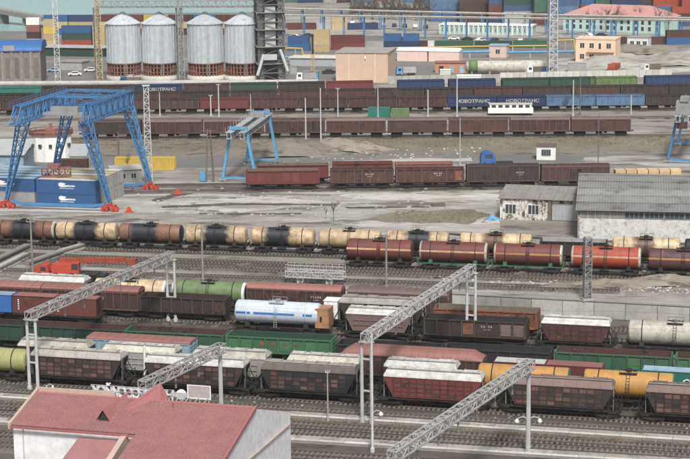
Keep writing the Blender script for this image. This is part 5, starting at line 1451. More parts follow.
# sky blue small gantry
def portal_crane(n0, n1, f1, top_y, m, mg, label, topw=.45):
    o_, an_, b_ = frame_of(n0, n1)
    u_ = Vector((math.cos(an_), math.sin(an_), 0)); w_ = Vector((-u_.y, u_.x, 0)); g_ = (f1-n1).dot(w_)
    rt = thing('gantry_crane', label, 'gantry crane', n0, an_)
    hh = ztop(n0 + u_*b_*.5, top_y)
    xa, xb = b_*(.5-topw/2), b_*(.5+topw/2)
    for y in (0, g_):
        q = MB(); q.bar((0, y, .8), (xa, y, hh), .55); obj('leg', q, m, rt)
        q = MB(); q.bar((b_, y, .8), (xb, y, hh), .55); obj('leg', q, m, rt)
        q = MB(); q.bar((xa-.3, y, hh), (xb+.3, y, hh), .6); obj('crossbeam', q, m, rt)
        q = MB(); q.bar((0, y, .75), (b_, y, .75), .4); obj('sill_beam', q, m, rt)
        for x in (0, b_):
            q = MB(); q.box(x-.9, x+.9, y-.35, y+.35, .25, .7); [q.cyl((x+dx, y-.3, .32), (x+dx, y+.3, .32), .3, 10) for dx in (-.55, .55)]; obj('bogie', q, 'steelgrey', rt)
    for x in (xa+.2, xb-.2):
        q = MB(); lattice(q, (x, -3.0, hh-1.2), (x, g_+2.5, hh-1.2), .8, 12, .12, .2, h=1.3)
        q.box(x-.75, x+.75, -3.0, g_+2.5, hh-.62, hh-.55)
        for k in range(12): q.bar((x-.7 if x < b_/2 else x+.7, -3+k*(g_+5)/11, hh-.6), (x-.7 if x < b_/2 else x+.7, -3+k*(g_+5)/11, hh+.5), .06)
        obj('girder', q, mg, rt)
    q = MB(); q.box(xa, xb, g_*.8, g_*.8+1.6, hh-.5, hh+.5); obj('trolley', q, 'steelgrey', rt)
    return rt, hh, g_, an_
portal_crane(G(223, 181.5, 0), G(256, 182, 0), G(283, 163, 0), 128, 'skyblue', 'galv', 'small sky blue portal crane with grey girders left of the wine red gondola')
# right edge crane
rc = portal_crane(G(668, 163, 0), G(700, 164, 0), G(728, 147, 0), 112, 'craneblue', 'galv', 'blue-legged portal crane with grey machinery cut by the right edge')
q = MB(); q.box(1.5, 5.2, -1.5, 1.6, rc[1]-.4, rc[1]+2.4); q.box(2.4, 4.2, -1.8, 1.2, rc[1]+2.4, rc[1]+3.4); obj('machine_house', q, 'steelgrey', rc[0])
q = MB(); q.box(1.8, 4.0, -2.0, -1.5, rc[1]-3.4, rc[1]-1.9); obj('hook_block', q, 'maroon', rc[0])
ta = thing('truck_cab', 'rounded bright blue truck cab parked behind the blackish brown boxcar', 'truck', G(481, 167, 0), .05)
q = MB(); q.extr([(0,.5),(3.2,.5),(3.2,1.8),(2.9,2.7),(2.1,3.25),(.9,3.3),(.25,2.9),(0,2.0)], 0, 2.4, 0, axis='y'); cbn = obj('cab', q, 'brightblue', ta)
q = MB(); q.box(.9, 2.5, -.04, 0, 1.9, 2.7); obj('window', q, 'glass', cbn)
for x in (.8, 2.6):
    for y in (-.05, 2.1): q = MB(); q.cyl((x, y, .5), (x, y+.35, .5), .5, 14); obj('wheel', q, 'black', ta)
q = MB(); q.box(3.2, 7.0, .5, 1.9, .6, .95); obj('chassis', q, 'black', ta)

# ------------------------------------------------------------------ buildings
def bld(name, label, pl, pr, depth, h, wall, cat='building', z=0.0):
    o_, an_, L = frame_of(G(*pl, z), G(*pr, z))
    rt = thing(name, label, cat, (o_.x, o_.y, z), an_)
    q = MB(); q.box(0, L, 0, depth, 0, h); obj('wall', q, wall, rt)
    return rt, L
def win(rt, x, z, w, h, y=0, m='glass', fm='white', name='window', bars=1):
    q = MB(); q.box(x-.08, x+w+.08, y-.07, y-.005, z-.08, z); q.box(x-.08, x+w+.08, y-.07, y-.005, z+h, z+h+.08)
    q.box(x-.08, x, y-.07, y-.005, z, z+h); q.box(x+w, x+w+.08, y-.07, y-.005, z, z+h)
    for i in range(1, bars+1): q.box(x+w*i/(bars+1)-.04, x+w*i/(bars+1)+.04, y-.06, y-.005, z, z+h)
    f = obj(name, q, fm, rt)
    q = MB(); q.box(x, x+w, y-.03, y-.004, z, z+h); obj('pane', q, m, f)
    return f
def flat_roof(rt, L, d, h, m, ov=.25, t=.25):
    q = MB(); q.box(-ov, L+ov, -ov, d+ov, h, h+t); obj('roof', q, m, rt)
# white hut
hut, L = bld('hut', 'small white hut with flat brown roof and one barred window above the maroon wagons', (536.5, 160), (555.5, 160.2), 3.2, 3.0, 'plaster' if False else 'white', 'hut')
flat_roof(hut, L, 3.2, 3.0, 'roofbrown'); win(hut, L*.27, 1.0, L*.46, 1.3, bars=3, fm='greycont')
# old plaster building
ob, L = bld('brick_shed', 'old shed with peeling white plaster, lean-to roof and grey gate', (500, 219), (551, 221), 8.0, 3.9, 'plaster', 'shed')
q = MB(); q.extr([(-.4, 3.9), (8.3, 4.9), (8.3, 5.05), (-.4, 4.05)], -.35, L+5.2, 0); obj('roof', q, 'darkconcrete', ob)
for k in range(16):
    q = MB(); x = -.3+k*(L+5.2)/16; q.extr([(-.42, 4.06), (8.3, 5.06), (8.3, 5.1), (-.42, 4.1)], x, x+.12, 0); obj('roof_seam', q, 'darkconcrete', ob)
win(ob, 1.0, 1.1, 1.9, 1.7, bars=2); win(ob, 5.2, 1.1, 1.9, 1.7, bars=2)
for x in (0, 3.6, 4.6, 7.8): q = MB(); q.box(x, x+.45, -.14, -.003, 0, 3.8); obj('pilaster', q, 'plaster', ob)
q = MB(); q.box(L-.6, L+.05, -.16, .2, 0, 3.9); obj('pilaster', q, 'wood', ob)
q = MB(); q.box(L+.1, L+4.9, .3, .4, .1, 3.2)
for k in range(8): q.box(L+.15+k*.6, L+.2+k*.6, .25, .3, .1, 3.2)
obj('gate', q, 'galv', ob)
q = MB(); q.box(L+4.9, L+5.2, .1, 8, 0, 3.9); q.box(L+.1, L+4.9, .3, .5, 3.2, 3.9); obj('wall', q, 'plaster', ob)
tarp = heap('tarpaulin_heap', 493, 219.5, 3.2, 1.6, .8, P['skyblue'], 'small light blue tarpaulin heap at the left corner of the old shed', 41); tarp['kind'] = 'stuff'
# warehouse with corrugated roof: ground line of its front wall from the photo
zf = 5.4
fl = G(577.5, 240, 0); fr_ = G(760, 244, 0); o_, an_, L = frame_of(fl, fr_)
hf = ztop(fl, 209); 
wh = thing('warehouse', 'long warehouse with grey corrugated roof and whitewashed wall at the right edge', 'warehouse', fl, an_)
q = MB(); q.box(0, L, 0, .4, 0, hf*.70); obj('wall', q, 'whitewash', wh)
q = MB(); q.box(0, L, .1, .4, hf*.70, hf-.1); obj('wall', q, 'darkconcrete', wh)
# roof plane, far edge seen at y=173
uW = Vector((math.cos(an_), math.sin(an_), 0)); wW = Vector((-uW.y, uW.x, 0))
D = 16.0; pk = fl + wW*D; hk = ztop(Vector((pk.x, pk.y, 0)), 174.5 + 0)
nw = int(L/.45); rows_ = 5
for r_ in range(rows_):
    q = MB(); vs = []; y0, y1 = -.5+(D+.5)*r_/rows_, -.5+(D+.5)*(r_+1)/rows_ + .15
    z0, z1 = hf+(hk-hf)*r_/rows_ + .04, hf+(hk-hf)*(r_+1)/rows_ + .0
    for i in range(nw*4+1):
        x = -.4 + (L+.4)*i/(nw*4); dz = .06*math.cos(i*math.pi/2)
        vs += [(x, y0, z0+dz+.04), (x, y1, z1+dz)]
    q.add(vs, [(2*i, 2*i+2, 2*i+3, 2*i+1) for i in range(nw*4)]); obj('roof_sheets', q, 'asbestos', wh)
q = MB(); q.box(-.45, L, D-.1, D+.5, hk+.02, hk+.2); obj('ridge_cap', q, 'asbestos', wh)
q = MB(); q.box(-.45, L, -.62, -.5, hf-.12, hf+.06); obj('gutter', q, 'steelgrey', wh)
q = MB(); q.extr([(0, 0), (D, 0), (2*D, 0), (2*D, hf), (D, hk-.1), (0, hf-.1)], 0.02, .3, 0); obj('gable_wall', q, 'plaster', wh)
q = MB(); q.extr([(D, hk-.05), (2*D+.5, hf-.1), (2*D+.5, hf), (D, hk+.05)], -.4, L, 0); obj('roof', q, 'asbestos', wh)
xg = (G(618, 214, 0)-fl).dot(uW)
xw = 8.0
for k in range(9): win(wh, xw+k*3.4, hf*.74, 3.1, hf*.17, y=.09, fm='steelgrey', bars=3)
for k in range(6): q = MB(); q.box(.4+k*1.25, .5+k*1.25, .03, .098, hf*.70, hf-.15); obj('board_joint', q, 'greycont', wh)
# ship-bridge-like white house with red parapet
cb_ = G(52, 160, 0); hw = thing('control_house', 'white many-sided control house with red parapet roof under the blue gantry', 'building', cb_, .1)
hh = ztop(cb_, 134)
def ngon(rx, ry, n=12): return [(rx*math.cos(2*math.pi*(k+.5)/n), ry*math.sin(2*math.pi*(k+.5)/n)) for k in range(n)]
def prismz(q, pts, z0, z1, m=0):
    n = len(pts); q.add([(x, y, z0) for x, y in pts]+[(x, y, z1) for x, y in pts], [(i, (i+1) % n, n+(i+1) % n, n+i) for i in range(n)]+[tuple(range(n, 2*n)), tuple(range(n-1, -1, -1))], m)
q = MB(); prismz(q, ngon(4.6, 3.4), 0, hh); obj('wall', q, 'white', hw)
q = MB(); prismz(q, ngon(5.0, 3.8), hh, hh+.25); obj('roof', q, 'roofpink', hw)
for k in range(12):
    a = ngon(4.9, 3.7)[k]; b = ngon(4.9, 3.7)[(k+1) % 12]; q = MB(); q.bar((a[0], a[1], hh+.25), (a[0], a[1], hh+1.2), .12); q.bar((a[0], a[1], hh+1.15), (b[0], b[1], hh+1.15), .14); q.bar((a[0], a[1], hh+.5), (b[0], b[1], hh+.5), .35); obj('railing', q, 'rust', hw)
for k in (6, 7, 8, 9, 10):
    a = ngon(4.63, 3.43)[k]; b = ngon(4.63, 3.43)[(k+1) % 12]; q = MB(); ca = ((a[0]+b[0])/2, (a[1]+b[1])/2); d = Vector((b[0]-a[0], b[1]-a[1], 0)).normalized()*.35
    q.bar((ca[0]-d.x, ca[1]-d.y, hh*.62), (ca[0]+d.x, ca[1]+d.y, hh*.62), .7); obj('window', q, 'glass', hw)
q = MB(); q.cyl((0, 0, hh+.25), (0, 0, hh+2.4), .35, 10); q.box(-1.2, 1.0, -.6, .6, hh+.25, hh+1.3); obj('rooftop_plant', q, 'roofpink', hw)
sh_, L = bld('metal_shed', 'pale metal shed with sloping roof at the left edge behind the containers', (-30, 176), (24, 176), 10, 4.5, 'paleblue', 'shed')
q = MB(); q.extr([(-.5, 4.5), (10.5, 6.3), (10.5, 6.45), (-.5, 4.65)], -.4, L+.4, 0); obj('roof', q, 'galv', sh_)
sh2, L = bld('metal_shed', 'low grey shed between the container stack and the yellow container', (112, 183), (142, 181.5), 5, 2.6, 'greycont', 'shed'); flat_roof(sh2, L, 5, 2.6, 'paleconcrete'); win(sh2, L*.3, .8, 1.0, 1.0); win(sh2, L*.65, .8, 1.0, 1.0)
sh3, L = bld('metal_shed', 'small white hipped shed right of the control house with sloping sheet roof', (70, 170), (86, 170), 4, 3.0, 'white', 'shed')
q = MB(); q.extr([(-.3, 3.0), (4.3, 5.0), (4.3, 5.1), (-.3, 3.1)], -.3, L+.3, 0); obj('roof', q, 'galv', sh3)
bt, L = bld('kiosk', 'narrow pink kiosk left of the control house', (21, 168), (29, 168), 2, 4.0, 'pinkwall', 'kiosk'); flat_roof(bt, L, 2, 4.0, 'roofpink')
def gcont(xl_, xr_, y, L, m, label, near=False, dy=0, z=0.0, group=None, Hc=2.59, roof=None):
    o_, a_, LL = frame_of(G(xl_, y, 0), G(xr_, y+dy, 0))
    return container((o_.x, o_.y, z+.02), a_, L, m, label, group, Hc, near, roof, LL/L)
gcont(115, 174.5, 170, 12.19, 'yellow', 'long yellow container behind the right legs of the blue gantry', True)
gcont(56, 87, 172, 6.06, 'maroon', 'dark red container right of the control house below the gantry', True)
gcont(368, 390, 118, 6.06, 'teal', 'blue-teal crate-like container, left of a green one beside the track', True)
gcont(391, 409, 119, 6.06, 'palegreen', 'light green container right of the blue-teal one beside the track', True) 
# white shunter / railcar
T_ = Track(116.5, -.003, ZU)
sv = thing('rail_trolley', 'white rail maintenance car with window band above the maroon boxcars', 'rail car', T_.pt(T_.at(488)), T_.ang)
L = T_.at(533)-T_.at(488)
q = MB(); q.box(0, L, -1.3, 1.3, .6, 1.9); q.box(.4, L-.4, -1.15, 1.15, 1.9, 2.9); obj('body', q, 'white', sv)
q = MB(); q.box(.2, L-.2, -1.25, 1.25, 2.9, 3.05); obj('roof', q, 'paleconcrete', sv)
for k in range(6):
    q = MB(); q.box(.9+k*(L-1.2)/6, .9+k*(L-1.2)/6+1.1, -1.19, -1.15, 2.05, 2.75); obj('window', q, 'glass', sv)
bogies(sv, (2, L-2), 0)
cbn, L = bld('cabin', 'white cabin with dark windows standing behind the navy gondolas', (457, 85), (481, 85), 3, 2.7, 'white', 'cabin'); flat_roof(cbn, L, 3, 2.7, 'white', .1, .15)
for k in range(4): win(cbn, .5+k*L/4.2, .9, 1.1, 1.1, bars=0)
# peach hangar
hg, L = bld('hangar', 'windowless peach hangar with pale flat roof left of centre', (336, 82), (388, 82.5), 16, ztop(G(360, 82, 0), 53), 'peach', 'hangar'); hH = ztop(G(360, 82, 0), 53)
flat_roof(hg, L, 16, hH, 'roofgrey'); q = MB(); q.box(L*.55, L*.58, -.3, 0, hH*.8, hH*.9); obj('wall_lamp', q, 'white', hg)
for k in range(5): q = MB(); q.box(k*L/4-.15 if k else 0, k*L/4+.15 if k < 4 else L, -.1, 0, 0, hH-.1); obj('pilaster', q, 'peach', hg)
# two storey peach building
hx = ztop(G(590, 63, 0), 40)
tb_, L = bld('peach_building', 'two-storey peach building with six windows and a balcony', (575.5, 62), (615, 63), 9, hx, 'peach'); flat_roof(tb_, L, 9, hx, 'peach', .15, .35)
for fx, z in ((.11,.62),(.35,.62),(.78,.62),(.11,.14),(.35,.14),(.78,.14)): win(tb_, L*fx, hx*z, L*.11, hx*.22, bars=1)
win(tb_, L*.58, hx*.52, L*.06, hx*.32, bars=0, name='balcony_door')
q = MB(); q.box(L*.30, L*.98, -1.2, 0, hx*.46, hx*.50); q.box(L*.30, L*.98, -1.2, -1.12, hx*.50, hx*.60); obj('balcony', q, 'peach', tb_)
b1, L = bld('pink_building', 'long low pink building, left one of two behind the track', (397, 61), (427, 61.5), 6, 3.4, 'pinkwall'); flat_roof(b1, L, 6, 3.4, 'white', .2, .2); q = MB(); q.extr([(-.2, 3.6), (3, 4.4), (6.2, 3.6)], -.2, L+.2, 0); obj('roof', q, 'white', b1)
b1, L = bld('pink_building', 'low pink building right of the other pink one, joined by a dark gap', (428.5, 61.5), (459, 62), 6, 3.4, 'pinkwall'); q = MB(); q.extr([(-.2, 3.4), (3, 4.4), (6.2, 3.4)], -.2, L+.2, 0); obj('roof', q, 'white', b1)
b1, L = bld('pink_gatehouse', 'square pink gatehouse with one window and bluish roof', (489, 57.5), (506.5, 57.8), 5, 3.9, 'pinkwall', 'gatehouse'); flat_roof(b1, L, 5, 3.9, 'paleblue', .2, .4); win(b1, L*.38, 1.3, L*.24, 1.5)
b1, L = bld('orange_shed', 'low orange rendered shed with doorways behind the track', (435, 73), (469, 73), 5, 3.1, 'brickorange', 'shed'); flat_roof(b1, L, 5, 3.1, 'roofpink')
for fx in (.12, .42, .72): q = MB(); q.box(L*fx, L*fx+1.4, -.04, -.003, .02, 2.2); obj('door', q, 'black' if fx < .2 else 'paleblue', b1)
b1, L = bld('white_booth', 'small pale booth in front of the orange shed', (440, 78), (450.5, 78), 2.5, 2.4, 'paleconcrete', 'booth'); flat_roof(b1, L, 2.5, 2.4, 'white', .1, .12)
b1, L = bld('grey_kiosk', 'grey metal box beside the orange truck below the peach building', (568, 72), (586, 72), 3, 2.9, 'greycont', 'kiosk'); flat_roof(b1, L, 3, 2.9, 'paleconcrete', .1, .15)
b1, L = bld('white_office', 'small white building with blue base at the right under the pipe bridge', (627, 50), (648, 50.5), 6, 4.4, 'white'); flat_roof(b1, L, 6, 4.4, 'roofgrey', .2, .2)
q = MB(); q.box(0, L, -.05, -.003, 0, 1.2); obj('plinth', q, 'blue', b1)
for k in range(3): win(b1, L*(.15+.3*k), 1.8, 1.3, 1.4)
# storage tank lying, pale
p0, p1 = G(465, 75, 0), G(549, 74, 0); o_, a_, LL = frame_of(p0, p1)
lt = thing('storage_tank', 'long pale horizontal storage tank on saddles with green end', 'storage tank', o_, a_)
q = MB(); q.lathe_x([(0,.01),(.2,1.2),(.6,1.75),(1.2,1.9)]+[(1.2+(LL-2.4)*k/10, 1.9) for k in range(1,11)]+[(LL-.6,1.75),(LL-.2,1.2),(LL,.01)], 24, 2.5); obj('shell', q, 'dirtywhite', lt)
q = MB(); q.lathe_x([(1.0,1.92),(1.0,1.97),(3.8,1.97),(3.8,1.92)], 24, 2.55); obj('band', q, 'palegreen', lt)
for k in range(5): q = MB(); x = 2+k*(LL-4)/4; q.box(x-.3, x+.3, -1.5, 1.5, 0, 1.3); obj('saddle', q, 'darkconcrete', lt)
q = MB(); [q.cyl((LL*f, 0, 4.3), (LL*f, 0, 4.9), .5, 12) for f in (.3, .55, .8)]; obj('manhole', q, 'greycont', lt)
# orange truck
def truck(px, py, m, label, box='greycont', rz=0.0, s=1.0):
    rt = thing('parked_truck', label, 'truck', G(px, py, 0), rz)
    q = MB(); q.extr([(0,.7),(1.9,.7),(1.9,2.7),(.4,2.8),(.05,1.8)], -1.2, 1.2, 0, axis='y'); cbn = obj('cab', q, m, rt); q = MB(); q.box(.55, 1.5, -1.24, -1.2, 1.7, 2.45); obj('window', q, 'glass', cbn)
    q = MB(); q.box(2.1, 6.2, -1.2, 1.2, 1.0, 2.6); q.box(1.9, 6.2, -.9, .9, .7, 1.0); obj('cargo_body', q, box, rt)
    for x in (.9, 4.2, 5.4):
        q = MB(); q.cyl((x, -1.2, .5), (x, -.85, .5), .5, 12); q.cyl((x, .85, .5), (x, 1.2, .5), .5, 12); obj('wheel', q, 'black', rt)
    rt.scale = (s, s, s); return rt
truck(611, 73, 'orangered', 'orange dump truck in front of the peach building', 'orangered', R(65))
truck(396, 76, 'skyblue', 'light blue truck with grey load right of the peach hangar', 'concrete', .1)
# cars
def car_meshes():
    q = MB(); q.extr([(0,.35),(4.3,.35),(4.3,.85),(3.6,.95),(3.0,1.4),(1.5,1.42),(.9,.95),(0,.8)], -.85, .85, 0, axis='y')
    g = MB(); g.extr([(1.05,.96),(3.45,.96),(2.95,1.34),(1.55,1.36)], -.88, .88, 0, axis='y')
    w = MB(); [w.cyl((x, s_*.7, .33), (x, s_*.9, .33), .33, 10) for x in (.85, 3.45) for s_ in (-1, 1)]
    return q.mesh('body'), g.mesh('windows'), w.mesh('wheels')
cm = car_meshes()
def car(px, py, m, label, rz, group=None):
    rt = thing('parked_car', label, 'car', G(px, py, .02), rz, group)
    obj('body', cm[0], m, rt); obj('side_window', cm[1], 'glass', rt); obj('wheel', cm[2], 'black', rt)
rnd = random.Random(5)
for i in range(9): car(342+i*10.5, 24.5+i*.55, ['black','white','darkgreen','black','greycont','navy','black','white','black'][i], f"{['black','white','dark green','black','grey','navy','black','white','black'][i]} parked car, {ORD[i]} from the left in the upper car park row", R(90), 'cars in the far car park')
for (x, y, m_, lb) in ((84, 72, 'white', 'white car parked in front of the first silo base'), (68, 76, 'white', 'white van-like car at upper left below the containers'), (47, 72, 'paleblue', 'pale blue car beside the blue roofed building'), (300, 76, 'paleblue', 'pale car right of the elevator tower'), (322, 74, 'black', 'black car left of the peach hangar')):
    car(x, y, m_, lb, R(8))
# left building with blue vaulted roof
hl = ztop(G(20, 85, 0), 52); lb_, L = bld('blue_roofed_hall', 'old grey-brown hall with blue arched roof at the upper left', (-25, 85), (41.5, 84), 14, hl, 'darkconcrete', 'hall')
pr = [(-.4, hl)] + [(7-7.4*math.cos(math.pi*k/10), hl+.3+2.6*math.sin(math.pi*k/10)) for k in range(11)]; q = MB(); q.extr(pr, -.4, L+.4, 0, smooth=False); obj('roof', q, 'blueroof', lb_)
for k in range(8): q = MB(); q.box(k*L/7-.3 if k else 0, min(L, k*L/7+.3), -.3, 0, 0, hl); obj('pilaster', q, 'darkconcrete', lb_)
for k in range(7): q = MB(); q.box(k*L/7+.8, (k+1)*L/7-.8, -.1, -.003, hl*.2, hl*.8); obj('blind_panel', q, 'wood', lb_)
q = MB(); q.box(L*.45, L*.62, -.6, 1.5, hl+.2, hl+1.7); obj('dormer', q, 'greycont', lb_)
# silos
SX = [(106, 139.5), (142, 176.5), (187.5, 222.5), (225, 260)]
for i, (a_, b_) in enumerate(SX):
    c = G((a_+b_)/2, 80.5, 0); s_ = (PX(c+Vector((1,0,0)))[0]-PX(c)[0]); rr = (b_-a_)/2/s_
    h1 = ztop(c, 64); h2 = ztop(c, 24.5); h3 = ztop(c, 14)
    rt = thing('grain_silo', f'ribbed steel grain silo with conical roof, {ORD[i]} from the left of four', 'silo', (c.x, c.y+rr, 0), .2, 'grain silos')
    q = MB(); n = 96; pr = []
    for k in range(n):
        t = 2*math.pi*k/n; 
    rings = 18
    prof = []
    for k in range(rings+1):
        z = h1+(h2-h1)*k/rings; prof += [(rr, z), (rr-.06, z+(h2-h1)/rings*.5)] if k < rings else [(rr, z)]
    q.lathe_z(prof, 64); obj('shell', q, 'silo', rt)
    for k in range(26):
        t = 2*math.pi*k/26; q = MB(); ca, sa = math.cos(t), math.sin(t)
        if k == 0:
            q.box(rr-.02, rr+.16, -.14, .14, h1, h2); sm = q.mesh('stiffener')
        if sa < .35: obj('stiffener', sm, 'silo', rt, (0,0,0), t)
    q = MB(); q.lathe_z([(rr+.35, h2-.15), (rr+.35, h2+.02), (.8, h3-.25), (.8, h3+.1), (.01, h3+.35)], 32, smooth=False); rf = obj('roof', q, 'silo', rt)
    for k in range(16):
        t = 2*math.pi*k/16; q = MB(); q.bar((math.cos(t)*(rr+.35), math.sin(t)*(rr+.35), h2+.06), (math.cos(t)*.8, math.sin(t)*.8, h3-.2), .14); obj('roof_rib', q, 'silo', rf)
    q = MB(); q.box(-.6, .6, -rr*.75, -rr*.6, h2+.6, h2+1.4); obj('roof_hatch', q, 'galv', rf)
    # base: rusty steel columns round a conical hopper bottom
    q = MB(); q.lathe_z([(rr-.6, h1), (rr*.55, h1*.45), (.8, 1.0)], 24); obj('hopper_bottom', q, 'brown', rt)
    for k in range(30):
        t = 2*math.pi*k/30; ca, sa = math.cos(t), math.sin(t); q = MB()
        q.bar(((rr-.2)*ca, (rr-.2)*sa, 0.8), ((rr-.2)*ca, (rr-.2)*sa, h1), .48); obj('column', q, 'rust', rt)
    q = MB(); 
    for z in (h1*.45, h1*.72): q.lathe_z([(rr-.15, z), (rr+.0, z), (rr+.0, z+.22), (rr-.15, z+.22)], 32)
    q.lathe_z([(rr+.05, h1-.3), (rr+.2, h1-.3), (rr+.2, h1+.15), (rr+.05, h1+.15)], 32); obj('ring_beam', q, 'roofbrown', rt)
    q = MB(); q.lathe_z([(.01, 1.2), (rr+.5, 1.2), (rr+.5, 0)], 32); obj('plinth', q, 'paleconcrete', rt)
    q = MB()
    for k in range(26): z = 1.2+k*(h2-1.2)/26; q.bar((-.25, -rr-.45, z), (.25, -rr-.45, z), .06)
    for x in (-.25, .25): q.bar((x, -rr-.45, 1.2), (x, -rr-.45, h2), .08)
    obj('ladder', q, 'galv', rt)
# elevator tower
c = G(272, 82, 0); ht = ztop(c, -12)
et = thing('elevator_tower', 'tall grey steel elevator tower with clad shaft right of the silos', 'tower', c, .15)
w_ = 3.9
for dx in (-w_, w_):
    for dy in (0, 2*w_):
        q = MB(); q.box(dx-.25, dx+.25, dy-.25, dy+.25, 0, ht); obj('column', q, 'darksteel', et)
q = MB(); nfl = 11
for k in range(nfl+1):
    z = ht*k/nfl
    q.box(-w_, w_, -.15, .15, z, z+.3); q.box(-w_, w_, 2*w_-.15, 2*w_+.15, z, z+.3); q.box(w_-.15, w_+.15, 0, 2*w_, z, z+.3); q.box(-w_-.15, -w_+.15, 0, 2*w_, z, z+.3)
    if k < nfl:
        z2 = ht*(k+1)/nfl; s_ = 1 if k % 2 else -1
        for y in (0, 2*w_): q.bar((-w_*s_, y, z), (w_*s_, y, z2), .18)
        q.bar((w_, 0, z), (w_, 2*w_, z2), .18)
obj('bracing', q, 'darksteel', et)
q = MB()
for k in (2, 4, 6, 8, 10): z = ht*k/nfl; q.box(-w_-.6, w_+1.2, -1.0, 2*w_, z+.3, z+.45)
obj('floor', q, 'darkconcrete', et)
q = MB(); q.box(-1.8, 1.4, .4, 4.0, ht*.36, ht*.80); obj('clad_shaft', q, 'galv', et)
q = MB(); q.box(-w_+.3, w_-.3, 2*w_-1.2, 2*w_-1.0, .3, ht); obj('rear_cladding', q, 'darksteel', et)
q = MB()
for k in range(22):
    z = ht*k/22
    for x0_, x1_ in ((-w_, -2.0), (1.8, w_)): q.bar((x0_, .3, z), (x1_, .3, z+ht/22), .14); q.bar((x1_, .3, z), (x0_, .3, z+ht/22), .14)
    q.bar((-w_, -.9, z), (-w_, -.9, z+1.0), .08); q.bar((w_+1, -.9, z), (w_+1, -.9, z+1.0), .08)
obj('stair_bracing', q, 'darksteel', et)
q = MB(); q.box(2.2, 3.6, 1, 3, 0, ht); q.box(-3.5, -2.3, 2, 4, 0, ht); obj('elevator_leg', q, 'concrete', et)
q = MB(); q.cyl((2.5, -1.2, ht*.35), (4.6, -2.6, ht*.12), .5, 10); q.cyl((-2.5, -1.2, ht*.30), (-4.6, -2.0, ht*.08), .5, 10); q.box(-2.5, 1.5, -1.6, -.3, ht*.24, ht*.30); obj('chute', q, 'galv', et)
# conveyor gallery over the silos
pA, pB = G(96, 81, 0), G(262, 81, 0); o_, a_, LL = frame_of(pA, pB); hg_ = ztop(o_, 9)
cg = thing('conveyor_gallery', 'long lattice conveyor gallery running above the silo tops', 'conveyor', (o_.x, o_.y+5, 0), a_)
q = MB(); lattice(q, (0, 0, hg_+1), (LL, 0, hg_+1), 2.2, 22, .16, .24, h=2.0); obj('truss', q, 'steelgrey', cg)
q = MB(); q.box(0, LL, -.9, .9, hg_+.1, hg_+.4); obj('belt_deck', q, 'darkconcrete', cg)
for f in (.0, .5, .97): q = MB(); lattice(q, (LL*f, 0, 0), (LL*f, 0, hg_), 1.4, 14, .12, .2); obj('support', q, 'steelgrey', cg)
# pipeline embankment in front of silos
def pipe(pts, r, m, label, name='pipeline', sup=6.0, cat='pipeline', supm='concrete', sr=.2):
    P3 = [G(x, y, 0) + Vector((0, 0, h)) for x, y, h in pts]
    rt = thing(name, label, cat, (P3[0].x, P3[0].y, 0))
    b0 = Vector((P3[0].x, P3[0].y, 0)); q = MB()
    for i in range(len(P3)-1): q.cyl(P3[i]-b0, P3[i+1]-b0, r, 10)
    obj('pipe', q, m, rt)
    sp_ = MB(); sp_.box(-sr, sr, -sr, sr, 0, 1); sm = sp_.mesh('support')
    for i in range(len(P3)-1):
        d = P3[i+1]-P3[i]; L = d.length
        if math.hypot(d.x, d.y) < 1: continue
        for k in range(1, max(2, int(L/sup))):
            p = P3[i] + d*(k/max(2, int(L/sup))) - b0; hz = p.z - r
            if hz > .2: obj('support', sm, supm, rt, (p.x, p.y, 0), 0, (1, 1, hz))
    return rt
pipe([(-60,89.5,1.6),(280,87.5,1.6),(318,87.0,1.6)], .75, 'concrete', 'thick pale grey pipeline running in front of the silos')
pipe([(-60,92,.7),(180,90.5,.7),(318,89.5,.7)], .35, 'concrete', 'thinner pale pipe just in front of the thick grey pipeline')
pipe([(280,59,3.2),(289,58,3.4),(302,58,3.2),(303,61,2.0),(340,61,1.8)], .28, 'yellow', 'yellow gas pipe with a step right of the elevator tower', 'gas_pipe')
pipe([(388,55,2.4),(470,53.5,2.4),(555,52.5,2.4),(556,52.5,4.2),(574,52,4.2),(575,56,2)], .28, 'yellow', 'long yellow gas pipe running past the pink gatehouse', 'gas_pipe')
pipe([(285,62,1.6),(338,61,1.6)], .4, 'skyblue', 'light blue pipe left of the peach hangar', 'water_pipe')
pipe([(388,60,2.2),(490,58,2.2)], .4, 'skyblue', 'light blue pipe left of the pink gatehouse', 'water_pipe')
pipe([(507,59,2.2),(576,58,2.2)], .4, 'skyblue', 'light blue pipe between pink gatehouse and peach building', 'water_pipe')
def rack(y0, y1, h, label, x0=255, x1=760, m='dirtywhite', pm='craneblue', nsup=24):
    pA, pB = G(x0, y0, 0), G(x1, y1, 0); o_, a_, LL = frame_of(pA, pB)
    rt = thing('pipe_bridge', label, 'pipe bridge', o_, a_)
    q = MB(); q.box(0, LL, -.9, .9, h+.1, h+.25); obj('deck', q, 'greycont', rt)
    for y in (-.7, 0, .7): q = MB(); q.cyl((0, y, h+.55), (LL, y, h+.55), .22, 8); obj('pipe', q, m, rt)
    for k in range(nsup):
        x = LL*(k+.5)/nsup; q = MB(); q.box(x-.16, x+.16, -1.1, -.8, 0, h+.1); q.box(x-.16, x+.16, .8, 1.1, 0, h+.1); q.box(x-.2, x+.2, -.8, .8, h-.8, h-.3); obj('support', q, pm, rt)
rack(26.5, 40.5, 7.2, 'white pipe bridge on blue posts crossing the upper right, farther one')
rack(36, 44, 7.8, 'white pipe bridge on blue posts crossing the upper right, nearer one')
